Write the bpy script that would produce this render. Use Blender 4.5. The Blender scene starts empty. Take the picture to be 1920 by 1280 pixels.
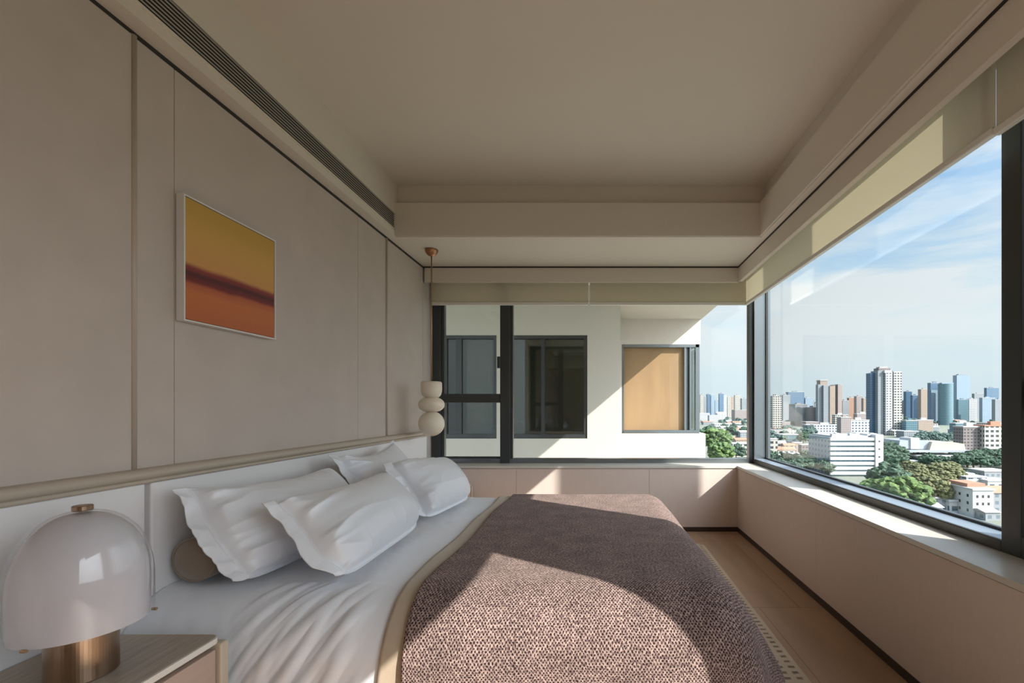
import bpy, bmesh, math, random
from mathutils import Vector, noise, Matrix
random.seed(7)
SC = bpy.context.scene
COL = SC.collection
PI = math.pi

# ------------------------------------------------------------------ camera, world, sun, exposure
CAMZ = 1.16; FPX = 840.0
cd = bpy.data.cameras.new('camera'); cam = bpy.data.objects.new('camera', cd); COL.objects.link(cam)
cam.location = (0, 0, CAMZ); cam.rotation_euler = (PI/2, 0, 0)
cd.sensor_width = 36; cd.lens = FPX/1920*36; cd.shift_x = -160/1920; cd.shift_y = 124/1920
cd.clip_start = 0.05; cd.clip_end = 20000
SC.camera = cam
SC.view_settings.view_transform = 'Standard'; SC.view_settings.look = 'None'
SC.view_settings.gamma = 1; SC.view_settings.use_curve_mapping = False
SC.view_settings.exposure = 0.0
SC.cycles.use_denoising = True
SC.cycles.max_bounces = 10; SC.cycles.diffuse_bounces = 6; SC.cycles.transparent_max_bounces = 12
SC.cycles.caustics_reflective = False; SC.cycles.caustics_refractive = False
SC.cycles.sample_clamp_indirect = 6.0

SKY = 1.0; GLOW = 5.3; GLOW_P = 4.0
def build_world():
    w = bpy.data.worlds.new('sky'); SC.world = w; w.use_nodes = True
    nt = w.node_tree; nt.nodes.clear(); N = nt.nodes.new; L = nt.links.new
    out = N('ShaderNodeOutputWorld'); bg = N('ShaderNodeBackground'); L(bg.outputs[0], out.inputs[0])
    tc = N('ShaderNodeTexCoord'); sep = N('ShaderNodeSeparateXYZ'); L(tc.outputs['Generated'], sep.inputs[0])
    ramp = N('ShaderNodeValToRGB'); L(sep.outputs['Z'], ramp.inputs[0])
    cr = ramp.color_ramp; cr.elements[0].position = 0.0; cr.elements[0].color = (0.72, 0.86, 0.92, 1)
    cr.elements[1].position = 1.0; cr.elements[1].color = (0.22, 0.42, 0.78, 1)
    for p, c in ((0.05, (0.76, 0.90, 0.96)), (0.15, (0.84, 0.95, 0.99)), (0.22, (0.62, 0.82, 0.96)), (0.32, (0.38, 0.64, 0.93)), (0.6, (0.26, 0.48, 0.82))):
        e = cr.elements.new(p); e.color = (*c, 1)
    # clouds: direction flattened towards a cloud layer, long streaks
    mp = N('ShaderNodeMapping'); mp.inputs['Scale'].default_value = (1.0, 1.0, 5.5); mp.inputs['Location'].default_value = (0.30, 0.1, 0.62)
    mp.inputs['Rotation'].default_value = (0.0, 0.05, 0)
    L(tc.outputs['Generated'], mp.inputs[0])
    nz = N('ShaderNodeTexNoise'); nz.inputs['Scale'].default_value = 2.6; nz.inputs['Detail'].default_value = 9; nz.inputs['Roughness'].default_value = 0.58
    nz.inputs['Distortion'].default_value = 0.25
    L(mp.outputs[0], nz.inputs['Vector'])
    r2 = N('ShaderNodeValToRGB'); L(nz.outputs[0], r2.inputs[0])
    r2.color_ramp.elements[0].position = 0.43; r2.color_ramp.elements[0].color = (0, 0, 0, 1)
    r2.color_ramp.elements[1].position = 0.58; r2.color_ramp.elements[1].color = (1, 1, 1, 1)
    band = N('ShaderNodeValToRGB'); L(sep.outputs['Z'], band.inputs[0])
    be = band.color_ramp; be.elements[0].position = 0.0; be.elements[0].color = (0.1,)*3+(1,)
    be.elements[1].position = 1.0; be.elements[1].color = (0.55,)*3+(1,)
    for p, v in ((0.1, 0.5), (0.16, 0.95), (0.25, 0.95), (0.33, 0.45), (0.5, 0.9)):
        e = be.elements.new(p); e.color = (v, v, v, 1)
    mul = N('ShaderNodeMath'); mul.operation = 'MULTIPLY'; L(r2.outputs[0], mul.inputs[0]); L(band.outputs[0], mul.inputs[1])
    mix = N('ShaderNodeMixRGB'); L(mul.outputs[0], mix.inputs[0]); L(ramp.outputs[0], mix.inputs[1]); mix.inputs[2].default_value = (0.88, 0.94, 0.97, 1)
    # unseen glow added around the sun to brighten the room
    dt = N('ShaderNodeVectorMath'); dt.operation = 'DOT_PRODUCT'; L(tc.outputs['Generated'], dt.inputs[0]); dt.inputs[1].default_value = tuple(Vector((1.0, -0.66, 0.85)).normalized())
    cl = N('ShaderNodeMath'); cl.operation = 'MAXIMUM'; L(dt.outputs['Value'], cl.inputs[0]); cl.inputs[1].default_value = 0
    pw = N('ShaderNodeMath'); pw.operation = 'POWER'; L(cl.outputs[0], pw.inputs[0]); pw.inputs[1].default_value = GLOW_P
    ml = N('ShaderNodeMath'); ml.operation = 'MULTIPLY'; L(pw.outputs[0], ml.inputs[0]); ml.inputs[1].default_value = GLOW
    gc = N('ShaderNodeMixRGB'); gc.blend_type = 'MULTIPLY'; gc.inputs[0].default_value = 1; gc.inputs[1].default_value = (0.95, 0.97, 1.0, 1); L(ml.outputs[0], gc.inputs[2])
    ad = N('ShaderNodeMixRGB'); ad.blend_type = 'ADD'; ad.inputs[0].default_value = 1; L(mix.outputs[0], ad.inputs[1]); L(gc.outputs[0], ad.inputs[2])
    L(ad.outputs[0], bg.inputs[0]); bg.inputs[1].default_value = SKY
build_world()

SUNDIR = Vector((1.0, -0.66, 0.85)).normalized()          # towards the sun
sl = bpy.data.lights.new('sun', 'SUN'); so = bpy.data.objects.new('sun', sl); COL.objects.link(so)
sl.energy = 9.5; sl.angle = math.radians(0.5); sl.color = (1.0, 0.93, 0.84)
so.rotation_euler = SUNDIR.to_track_quat('Z', 'Y').to_euler(); so.location = (30, -20, 26)

def portal(name, loc, rot, sx, sy):
    a = bpy.data.lights.new(name, 'AREA'); a.shape = 'RECTANGLE'; a.size = sx; a.size_y = sy; a.energy = 1
    a.cycles.is_portal = True
    o = bpy.data.objects.new(name, a); COL.objects.link(o); o.location = loc; o.rotation_euler = rot
portal('daylight_right', (1.72, 3.0, 1.55), (0, PI/2, 0), 1.9, 2.9)
portal('daylight_near', (1.72, -0.7, 1.55), (0, PI/2, 0), 1.9, 2.7)
portal('daylight_end', (0, 4.6, 1.55), (-PI/2, 0, 0), 3.3, 1.9)

# ------------------------------------------------------------------ helpers
def tag(o, label=None, cat=None, group=None, kind=None):
    if label: o['label'] = label
    if cat: o['category'] = cat
    if group: o['group'] = group
    if kind: o['kind'] = kind
    return o
def empty(name, loc, label=None, cat=None, group=None, kind=None):
    o = bpy.data.objects.new(name, None); COL.objects.link(o); o.location = loc; o.empty_display_size = 0.1
    return tag(o, label, cat, group, kind)
def origin_of(parent):
    v = Vector((0, 0, 0))
    while parent: v += parent.location; parent = parent.parent
    return v
class MB:
    """collects faces in world coordinates, then links them as one mesh object"""
    def __init__(s): s.v = []; s.f = []; s.uv = []; s.m = []
    def add(s, vs, fs, uvs=None, mi=0):
        n = len(s.v); s.v += [tuple(v) for v in vs]
        for i, f in enumerate(fs):
            s.f.append([n+k for k in f]); s.m.append(mi)
            s.uv.append(uvs[i] if uvs else None)
        return s
    def box(s, x0, x1, y0, y1, z0, z1, mi=0):
        vs = [(x, y, z) for z in (z0, z1) for y in (y0, y1) for x in (x0, x1)]
        fs = [(0,2,3,1), (4,5,7,6), (0,1,5,4), (1,3,7,5), (3,2,6,7), (2,0,4,6)]
        w, d, h = x1-x0, y1-y0, z1-z0
        def q(a, b): return [(0,0),(a,0),(a,b),(0,b)]
        uvs = [[(0,0),(0,d),(w,d),(w,0)], q(w,d), q(w,h), q(d,h), q(w,h), q(d,h)]
        return s.add(vs, fs, uvs, mi)
    def lathe(s, prof, c, n=48, axis='z', cap=True, mi=0):
        cx, cy, cz = c; vs = []
        for r, h in prof:
            for i in range(n):
                t = 2*PI*i/n
                if axis == 'z': vs.append((cx+r*math.cos(t), cy+r*math.sin(t), cz+h))
                elif axis == 'y': vs.append((cx+r*math.cos(t), cy+h, cz-r*math.sin(t)))
                else: vs.append((cx+h, cy+r*math.cos(t), cz+r*math.sin(t)))
        fs = []
        for k in range(len(prof)-1):
            for i in range(n):
                j = (i+1) % n
                fs.append((k*n+i, k*n+j, (k+1)*n+j, (k+1)*n+i))
        if cap:
            fs.append(tuple(range(n))[::-1]); fs.append(tuple((len(prof)-1)*n+i for i in range(n)))
        return s.add(vs, fs, None, mi)
    def grid(s, fn, nu, nv, uvfn=None, flip=False, mi=0):
        vs = [fn(i/nu, j/nv) for j in range(nv+1) for i in range(nu+1)]
        fs = []; uvs = []
        for j in range(nv):
            for i in range(nu):
                a = j*(nu+1)+i; f = [a, a+1, a+nu+2, a+nu+1]
                if uvfn: u = [uvfn(i/nu, j/nv), uvfn((i+1)/nu, j/nv), uvfn((i+1)/nu, (j+1)/nv), uvfn(i/nu, (j+1)/nv)]
                if flip:
                    f = f[::-1]
                    if uvfn: u = u[::-1]
                fs.append(f)
                if uvfn: uvs.append(u)
        return s.add(vs, fs, uvs if uvfn else None, mi)
    def build(s, name, mats, parent=None, loc=None, bevel=0, smooth=False, weld=False):
        me = bpy.data.meshes.new(name)
        if parent is not None: org = origin_of(parent)
        else: org = Vector(loc) if loc is not None else Vector((0, 0, 0))
        me.from_pydata([(v[0]-org.x, v[1]-org.y, v[2]-org.z) for v in s.v], [], s.f)
        if not isinstance(mats, (list, tuple)): mats = [mats]
        for m in mats: me.materials.append(m)
        me.polygons.foreach_set('material_index', s.m)
        if any(u is not None for u in s.uv):
            ul = me.uv_layers.new(name='UVMap')
            for p, u in zip(me.polygons, s.uv):
                if u:
                    for li, c in zip(p.loop_indices, u): ul.data[li].uv = c
        if weld:
            bm = bmesh.new(); bm.from_mesh(me); bmesh.ops.remove_doubles(bm, verts=bm.verts, dist=1e-5); bm.to_mesh(me); bm.free()
        if smooth:
            for p in me.polygons: p.use_smooth = True
        me.update()
        o = bpy.data.objects.new(name, me); COL.objects.link(o)
        if parent is not None: o.parent = parent
        else: o.location = org
        if bevel:
            b = o.modifiers.new('bevel', 'BEVEL'); b.width = bevel; b.segments = 3; b.limit_method = 'ANGLE'; b.angle_limit = math.radians(40)
            for p in me.polygons: p.use_smooth = True
            b.harden_normals = True
        return o
def boxes(name, mat, parent, *bs, bevel=0, loc=None):
    m = MB()
    for b in bs: m.box(*b)
    return m.build(name, mat, parent, loc, bevel)
def struct(name, mat, *bs, bevel=0, parent=None):
    o = boxes(name, mat, parent, *bs, bevel=bevel)
    if parent is None: o['kind'] = 'structure'
    return o

# ------------------------------------------------------------------ materials
def mat(name, color, rough=0.6, metal=0.0, spec=0.5, bump=None, var=None, coat=0, sheen=0, sss=0, coords='Object'):
    """bump=(scale, strength, dist)  var=(scale, amount, stretch)"""
    m = bpy.data.materials.new(name); m.use_nodes = True
    nt = m.node_tree; p = nt.nodes['Principled BSDF']; N = nt.nodes.new; L = nt.links.new
    p.inputs['Base Color'].default_value = (*color, 1); p.inputs['Roughness'].default_value = rough
    p.inputs['Metallic'].default_value = metal; p.inputs['Specular IOR Level'].default_value = spec
    p.inputs['Coat Weight'].default_value = coat; p.inputs['Coat Roughness'].default_value = 0.04
    p.inputs['Sheen Weight'].default_value = sheen
    if sss: p.inputs['Subsurface Weight'].default_value = sss; p.inputs['Subsurface Radius'].default_value = (0.03, 0.02, 0.015)
    tc = N('ShaderNodeTexCoord')
    if var:
        mp = N('ShaderNodeMapping'); L(tc.outputs[coords], mp.inputs[0]); mp.inputs['Scale'].default_value = var[2]
        nz = N('ShaderNodeTexNoise'); nz.inputs['Scale'].default_value = var[0]; nz.inputs['Detail'].default_value = 6; L(mp.outputs[0], nz.inputs['Vector'])
        mx = N('ShaderNodeMixRGB'); L(nz.outputs[0], mx.inputs[0])
        a = var[1]; mx.inputs[1].default_value = (*[c*(1-a) for c in color], 1); mx.inputs[2].default_value = (*[min(1, c*(1+a)) for c in color], 1)
        L(mx.outputs[0], p.inputs['Base Color'])
    if bump:
        nb = N('ShaderNodeTexNoise'); nb.inputs['Scale'].default_value = bump[0]; nb.inputs['Detail'].default_value = 4
        L(tc.outputs[coords], nb.inputs['Vector'])
        bp = N('ShaderNodeBump'); bp.inputs['Strength'].default_value = bump[1]; bp.inputs['Distance'].default_value = bump[2]
        L(nb.outputs[0], bp.inputs['Height']); L(bp.outputs[0], p.inputs['Normal'])
    return m
M = {}
M['fabric_wall'] = mat('beige wall fabric', (0.54, 0.475, 0.43), 0.9, spec=0.2, bump=(260, 0.25, 0.002), var=(5.0, 0.10, (1, 1, 1)))
M['low_wall'] = mat('woven wall covering', (0.69, 0.595, 0.545), 0.85, spec=0.2, bump=(300, 0.2, 0.002), var=(40, 0.035, (1, 1, 0.15)))
M['headboard'] = mat('pale headboard leather', (0.78, 0.765, 0.775), 0.6, spec=0.35, bump=(220, 0.1, 0.001))
M['trim'] = mat('beige lacquer trim', (0.46, 0.39, 0.315), 0.4)
M['paint'] = mat('warm white paint', (0.70, 0.645, 0.56), 0.85, spec=0.2)
M['gap'] = mat('painted gap shade', (0.03, 0.025, 0.022), 0.8)  # near-black colour carries the shade inside the open gaps
M['base'] = mat('dark bronze baseboard', (0.045, 0.028, 0.022), 0.45)
M['sill'] = mat('pale stone sill', (0.62, 0.61, 0.57), 0.3, var=(6, 0.08, (1, 0.3, 1)))
M['frame'] = mat('dark grey window metal', (0.035, 0.04, 0.042), 0.32, metal=0.0, spec=0.6)
M['grey_frame'] = mat('grey window metal', (0.22, 0.245, 0.26), 0.24, metal=0.75, spec=0.6)
M['dimmed_rail'] = mat('rail with painted dim reflection', (0.075, 0.066, 0.058), 0.35, metal=0.3)  # dark colour stands in for the rail's reflection of the dim room
M['ledge'] = mat('ledge with painted sky reflection', (0.38, 0.46, 0.56), 0.3, metal=0.5)  # pale blue colour stands in for the sky reflected on top
M['vent'] = mat('vent slat grey', (0.38, 0.36, 0.32), 0.5)
M['vent_dark'] = mat('vent dark inside', (0.03, 0.028, 0.025), 0.9)
M['brass'] = mat('brushed brass', (0.37, 0.26, 0.18), 0.28, metal=1.0, var=(8, 0.12, (60, 60, 0.3)))
M['rod'] = mat('antique brass', (0.45, 0.30, 0.17), 0.35, metal=0.9)
M['copper'] = mat('hammered copper', (0.42, 0.22, 0.12), 0.35, metal=1.0, bump=(90, 0.5, 0.004))
M['alabaster'] = mat('cream alabaster', (0.78, 0.70, 0.58), 0.4, var=(9, 0.06, (1, 1, 1)), sss=0.15)
M['satin'] = mat('white satin cotton', (0.75, 0.775, 0.83), 0.36, spec=0.5, sheen=0.25)
M['bolster'] = mat('taupe velvet', (0.25, 0.185, 0.135), 0.8, sheen=0.4, bump=(160, 0.3, 0.003), var=(12, 0.12, (1, 1, 1)))
M['stone_top'] = mat('travertine top', (0.40, 0.335, 0.27), 0.35, var=(5, 0.42, (16, 1.6, 1)))
M['stone_edge'] = mat('pale travertine edge', (0.66, 0.62, 0.57), 0.4)
M['drawer'] = mat('rose brown veneer', (0.43, 0.32, 0.26), 0.35, var=(5, 0.10, (1, 1, 10)))
M['night_frame'] = mat('champagne lacquer', (0.50, 0.43, 0.34), 0.35)
M['opal'] = mat('opal glass', (0.58, 0.57, 0.60), 0.5, coat=1.0, sss=0.1)
M['bed_base'] = mat('grey bed base', (0.4, 0.37, 0.34), 0.8)
M['blanket'] = mat('sand linen', (0.44, 0.355, 0.265), 0.75, sheen=0.3, bump=(240, 0.3, 0.002), var=(14, 0.1, (1, 1, 1)))
M['canvas_frame'] = mat('white canvas edge', (0.70, 0.68, 0.65), 0.5)
M['white'] = mat('white plastic', (0.74, 0.72, 0.67), 0.4)

def glass(name, tint=(0.955, 0.97, 0.97), ior=1.34, rough=0.0, boost=1.0):
    m = bpy.data.materials.new(name); m.use_nodes = True; nt = m.node_tree; nt.nodes.clear(); N = nt.nodes.new; L = nt.links.new
    o = N('ShaderNodeOutputMaterial'); t = N('ShaderNodeBsdfTransparent'); t.inputs[0].default_value = (*tint, 1)
    g = N('ShaderNodeBsdfGlossy'); g.inputs['Roughness'].default_value = rough; g.inputs[0].default_value = (boost, boost, boost, 1)
    lw = N('ShaderNodeLayerWeight'); lw.inputs[0].default_value = 0.5
    pw = N('ShaderNodeMath'); pw.operation = 'POWER'; L(lw.outputs['Facing'], pw.inputs[0]); pw.inputs[1].default_value = 5
    f0 = ((ior-1)/(ior+1))**2
    fr = N('ShaderNodeMath'); fr.operation = 'MULTIPLY_ADD'; L(pw.outputs[0], fr.inputs[0]); fr.inputs[1].default_value = 0.9-f0; fr.inputs[2].default_value = f0
    mx = N('ShaderNodeMixShader'); L(fr.outputs[0], mx.inputs[0]); L(t.outputs[0], mx.inputs[1]); L(g.outputs[0], mx.inputs[2]); L(mx.outputs[0], o.inputs[0])
    return m
M['glass'] = glass('window glass')
M['shell'] = glass('clear glass shell', (0.97, 0.97, 0.98), 1.3)
M['city_glass'] = glass('neighbour window glass', (0.74, 0.77, 0.75), 1.6)

def blind_mat():
    m = bpy.data.materials.new('cream roller blind cloth'); m.use_nodes = True; nt = m.node_tree; nt.nodes.clear(); N = nt.nodes.new; L = nt.links.new
    o = N('ShaderNodeOutputMaterial'); d = N('ShaderNodeBsdfDiffuse'); d.inputs[0].default_value = (0.60, 0.54, 0.43, 1)
    t = N('ShaderNodeBsdfTranslucent'); t.inputs[0].default_value = (0.55, 0.50, 0.34, 1)
    mx = N('ShaderNodeMixShader'); mx.inputs[0].default_value = 0.22; L(d.outputs[0], mx.inputs[1]); L(t.outputs[0], mx.inputs[2]); L(mx.outputs[0], o.inputs[0])
    return m
M['blind'] = blind_mat()

def weave_mat():
    m = bpy.data.materials.new('chunky brown basket weave'); m.use_nodes = True; nt = m.node_tree; N = nt.nodes.new; L = nt.links.new
    p = nt.nodes['Principled BSDF']; p.inputs['Roughness'].default_value = 0.9; p.inputs['Sheen Weight'].default_value = 0.08
    p.inputs['Specular IOR Level'].default_value = 0.15
    uv = N('ShaderNodeTexCoord')
    ns = N('ShaderNodeTexNoise'); ns.inputs['Scale'].default_value = 30; ns.inputs['Detail'].default_value = 2; L(uv.outputs['UV'], ns.inputs['Vector'])
    ad = N('ShaderNodeMixRGB'); ad.blend_type = 'ADD'; ad.inputs[0].default_value = 0.010; L(uv.outputs['UV'], ad.inputs[1]); L(ns.outputs[1], ad.inputs[2])
    ns3 = N('ShaderNodeTexNoise'); ns3.inputs['Scale'].default_value = 150; ns3.inputs['Detail'].default_value = 1; L(uv.outputs['UV'], ns3.inputs['Vector'])
    ad3 = N('ShaderNodeMixRGB'); ad3.blend_type = 'ADD'; ad3.inputs[0].default_value = 0.006; L(ad.outputs[0], ad3.inputs[1]); L(ns3.outputs[1], ad3.inputs[2]); ad = ad3
    sp = N('ShaderNodeSeparateXYZ'); L(ad.outputs[0], sp.inputs[0])
    def wave(sock, pitch):
        a = N('ShaderNodeMath'); a.operation = 'MULTIPLY'; L(sock, a.inputs[0]); a.inputs[1].default_value = 2*PI/pitch
        c = N('ShaderNodeMath'); c.operation = 'COSINE'; L(a.outputs[0], c.inputs[0]); return c.outputs[0]
    pr = N('ShaderNodeMath'); pr.operation = 'MULTIPLY'; L(wave(sp.outputs[0], 0.0115), pr.inputs[0]); L(wave(sp.outputs[1], 0.0135), pr.inputs[1])
    hole = N('ShaderNodeMapRange'); hole.interpolation_type = 'SMOOTHSTEP'; L(pr.outputs[0], hole.inputs[0]); hole.inputs[1].default_value = 0.0; hole.inputs[2].default_value = 0.75
    n5 = N('ShaderNodeTexNoise'); n5.inputs['Scale'].default_value = 110; n5.inputs['Detail'].default_value = 2; L(uv.outputs['UV'], n5.inputs['Vector'])
    st = N('ShaderNodeValToRGB'); L(n5.outputs[0], st.inputs[0]); st.color_ramp.elements[0].position = 0.36; st.color_ramp.elements[0].color = (0.155, 0.10, 0.098, 1)
    st.color_ramp.elements[1].position = 0.62; st.color_ramp.elements[1].color = (0.42, 0.31, 0.275, 1)
    br = N('ShaderNodeMixRGB'); L(hole.outputs[0], br.inputs[0]); L(st.outputs[0], br.inputs[1]); br.inputs[2].default_value = (0.020, 0.010, 0.011, 1)
    n2 = N('ShaderNodeTexNoise'); n2.inputs['Scale'].default_value = 9; n2.inputs['Detail'].default_value = 5; L(uv.outputs['UV'], n2.inputs['Vector'])
    mr = N('ShaderNodeMapRange'); mr.inputs[1].default_value = 0.3; mr.inputs[2].default_value = 0.7; mr.inputs[3].default_value = 0.78; mr.inputs[4].default_value = 1.15; L(n2.outputs[0], mr.inputs[0])
    mu = N('ShaderNodeMixRGB'); mu.blend_type = 'MULTIPLY'; mu.inputs[0].default_value = 1; L(br.outputs[0], mu.inputs[1]); L(mr.outputs[0], mu.inputs[2])
    L(mu.outputs[0], p.inputs['Base Color'])
    inv = N('ShaderNodeMath'); inv.operation = 'SUBTRACT'; inv.inputs[0].default_value = 1; L(hole.outputs[0], inv.inputs[1])
    bp = N('ShaderNodeBump'); bp.inputs['Strength'].default_value = 0.8; bp.inputs['Distance'].default_value = 0.004; L(inv.outputs[0], bp.inputs['Height']); L(bp.outputs[0], p.inputs['Normal'])
    return m
M['weave'] = weave_mat()

def brick_mat(name, c1, c2, mort, bw, rh, ms, rough, coords='Object', off=0.5, noise_amt=0.12, nscale=(3, 3, 3), smooth=0.1, wob=0.0):
    m = bpy.data.materials.new(name); m.use_nodes = True; nt = m.node_tree; N = nt.nodes.new; L = nt.links.new
    p = nt.nodes['Principled BSDF']; p.inputs['Roughness'].default_value = rough
    tc = N('ShaderNodeTexCoord'); br = N('ShaderNodeTexBrick')
    src = tc.outputs[coords]
    if wob:
        nw = N('ShaderNodeTexNoise'); nw.inputs['Scale'].default_value = 25; L(src, nw.inputs['Vector'])
        aw = N('ShaderNodeMixRGB'); aw.blend_type = 'ADD'; aw.inputs[0].default_value = wob; L(src, aw.inputs[1]); L(nw.outputs[1], aw.inputs[2]); src = aw.outputs[0]
    L(src, br.inputs['Vector'])
    br.inputs['Scale'].default_value = 1; br.inputs['Brick Width'].default_value = bw; br.inputs['Row Height'].default_value = rh
    br.inputs['Mortar Size'].default_value = ms; br.inputs['Mortar Smooth'].default_value = smooth; br.offset = off
    br.inputs['Color1'].default_value = (*c1, 1); br.inputs['Color2'].default_value = (*c2, 1); br.inputs['Mortar'].default_value = (*mort, 1)
    mp = N('ShaderNodeMapping'); L(tc.outputs[coords], mp.inputs[0]); mp.inputs['Scale'].default_value = nscale
    nz = N('ShaderNodeTexNoise'); nz.inputs['Scale'].default_value = 1; nz.inputs['Detail'].default_value = 6; L(mp.outputs[0], nz.inputs['Vector'])
    mr = N('ShaderNodeMapRange'); mr.inputs[1].default_value = 0.25; mr.inputs[2].default_value = 0.75; mr.inputs[3].default_value = 1-noise_amt; mr.inputs[4].default_value = 1+noise_amt; L(nz.outputs[0], mr.inputs[0])
    mu = N('ShaderNodeMixRGB'); mu.blend_type = 'MULTIPLY'; mu.inputs[0].default_value = 1; L(br.outputs['Color'], mu.inputs[1]); L(mr.outputs[0], mu.inputs[2])
    L(mu.outputs[0], p.inputs['Base Color'])
    return m
M['floor'] = brick_mat('tan floor boards', (0.42, 0.27, 0.175), (0.385, 0.25, 0.16), (0.2, 0.13, 0.09), 0.47, 1.3, 0.002, 0.5, nscale=(9, 1.2, 1))
M['rug'] = brick_mat('beige rug with brown dashes', (0.20, 0.145, 0.10), (0.26, 0.19, 0.13), (0.56, 0.46, 0.35), 0.0525, 0.042, 0.016, 0.95, off=0.0, wob=0.012, smooth=0.4)

def art_mat():
    m = bpy.data.materials.new('colour field paint'); m.use_nodes = True; nt = m.node_tree; N = nt.nodes.new; L = nt.links.new
    p = nt.nodes['Principled BSDF']; p.inputs['Roughness'].default_value = 0.55
    tc = N('ShaderNodeTexCoord'); sp = N('ShaderNodeSeparateXYZ'); L(tc.outputs['UV'], sp.inputs[0])
    nz = N('ShaderNodeTexNoise'); nz.inputs['Scale'].default_value = 2.5; L(tc.outputs['UV'], nz.inputs['Vector'])
    sc = N('ShaderNodeMath'); sc.operation = 'MULTIPLY_ADD'; L(nz.outputs[0], sc.inputs[0]); sc.inputs[1].default_value = 0.05; L(sp.outputs[1], sc.inputs[2])
    r = N('ShaderNodeValToRGB'); L(sc.outputs[0], r.inputs[0]); e = r.color_ramp; e.interpolation = 'EASE'
    e.elements[0].position = 0.0; e.elements[0].color = (0.46, 0.115, 0.03, 1)
    e.elements[1].position = 1.0; e.elements[1].color = (0.52, 0.31, 0.055, 1)
    for q, c in ((0.25, (0.52, 0.145, 0.035)), (0.315, (0.45, 0.11, 0.035)), (0.36, (0.16, 0.012, 0.012)), (0.41, (0.075, 0.008, 0.008)), (0.455, (0.22, 0.025, 0.02)), (0.51, (0.60, 0.30, 0.085)), (0.75, (0.60, 0.34, 0.08))):
        k = e.elements.new(q); k.color = (*c, 1)
    L(r.outputs[0], p.inputs['Base Color']); return m
M['art'] = art_mat()

# ------------------------------------------------------------------ room shell
LX = -1.635; RX = 1.315; BY = 4.2; CZ = 2.485; TZ = 2.9; NY = -2.6; FY = 4.40; FX = 1.53; SZ = 0.615
struct('floor', M['floor'], (LX-0.2, 1.76, NY-0.1, 4.55, -0.15, 0.0))
# ceiling: high tray and lower surround
struct('ceiling', M['paint'],
       (LX-0.1, RX, NY, 3.6, TZ, TZ+0.1),
       (LX-0.1, -1.564, NY, 3.457, CZ, TZ),
       (-1.564, 1.255, 3.457, 3.517, CZ, 2.74), (LX-0.1, -1.564, 3.457, 3.517, CZ, TZ), (-1.564, 1.315, 3.517, 3.60, CZ, TZ),
       (1.255, 1.315, NY, 3.517, CZ, 2.74), (1.315, 1.36, NY, 3.6, CZ, TZ), (1.36, 1.40, NY, 3.6, 2.65, TZ),
       (LX-0.1, 1.315, 3.60, 4.20, CZ, TZ), (1.315, 1.36, 3.60, 4.20, CZ, TZ), (LX-0.1, 1.36, 4.20, 4.24, CZ, TZ), (1.40, 1.72, NY, 4.52, 2.65, TZ), (LX-0.1, 1.40, 4.24, 4.52, 2.65, TZ), (1.36, 1.40, 3.60, 4.24, 2.65, TZ),
       (LX-0.1, -1.564, 3.517, 3.60, CZ, TZ))
struct('trim_cornice', M['paint'], (1.266, 1.284, NY, 3.478, CZ-0.009, CZ), (-1.564, 1.266, 3.468, 3.478, CZ-0.005, CZ))
struct('wall_back', M['paint'], (LX-0.1, 1.76, NY-0.12, NY, 0, TZ))
# left wall: fabric panels with seams, black strip painting the gap's shade on top
wl = empty('wall_left', (LX, 0, 0), kind='structure')
boxes('wall_core', M['fabric_wall'], wl, (LX-0.12, LX-0.006, NY, FY+0.12, 0, TZ))
ys = [NY, 1.572, 1.732, 3.06, 3.468, BY]
for i in range(5):
    boxes('wall_panel', M['fabric_wall'], wl, (LX-0.006, LX if i != 0 else LX+0.004, ys[i]+0.0012, ys[i+1]-0.0012, 0.6, 2.468), bevel=0.0015)
boxes('wall_panel', M['fabric_wall'], wl, (LX-0.006, LX, BY+0.004, FY, 0.6, 2.34), bevel=0.0015)
for y in (1.577, 3.47):
    MB().lathe([(0.010, 0), (0.010, 1.55)], (LX+0.001, y, 0.92), 16).build('panel_bead', M['trim'], wl, smooth=True)
boxes('gap_shade_strip', M['gap'], wl, (LX-0.005, LX+0.0015, NY, BY, 2.469, CZ))
boxes('gap_shade_strip', M['gap'], wl, (LX-0.005, LX+0.0015, BY-0.002, BY+0.004, 2.34, CZ))

# back low wall and right low wall
we = empty('wall_end', (0, BY, 0), kind='structure')
xs = [LX, -0.76, 0.485, RX]
for i in range(3):
    boxes('wall_panel', M['low_wall'], we, (xs[i]+0.001, xs[i+1]-0.001, BY, BY+0.02, 0.04, 0.588), bevel=0.001)
boxes('wall_core', M['low_wall'], we, (LX, 1.76, BY+0.02, 4.52, 0, 0.588))
wr = empty('wall_right', (RX, 0, 0), kind='structure')
yr = [NY, -0.1, 1.25, 2.69, BY+0.02]
for i in range(4):
    boxes('wall_panel', M['low_wall'], wr, (RX, RX+0.02, yr[i]+0.0008, yr[i+1]-0.0008, 0.04, 0.588), bevel=0.001)
boxes('wall_core', M['low_wall'], wr, (RX+0.02, 1.76, NY, 4.3, 0, 0.588))
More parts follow.
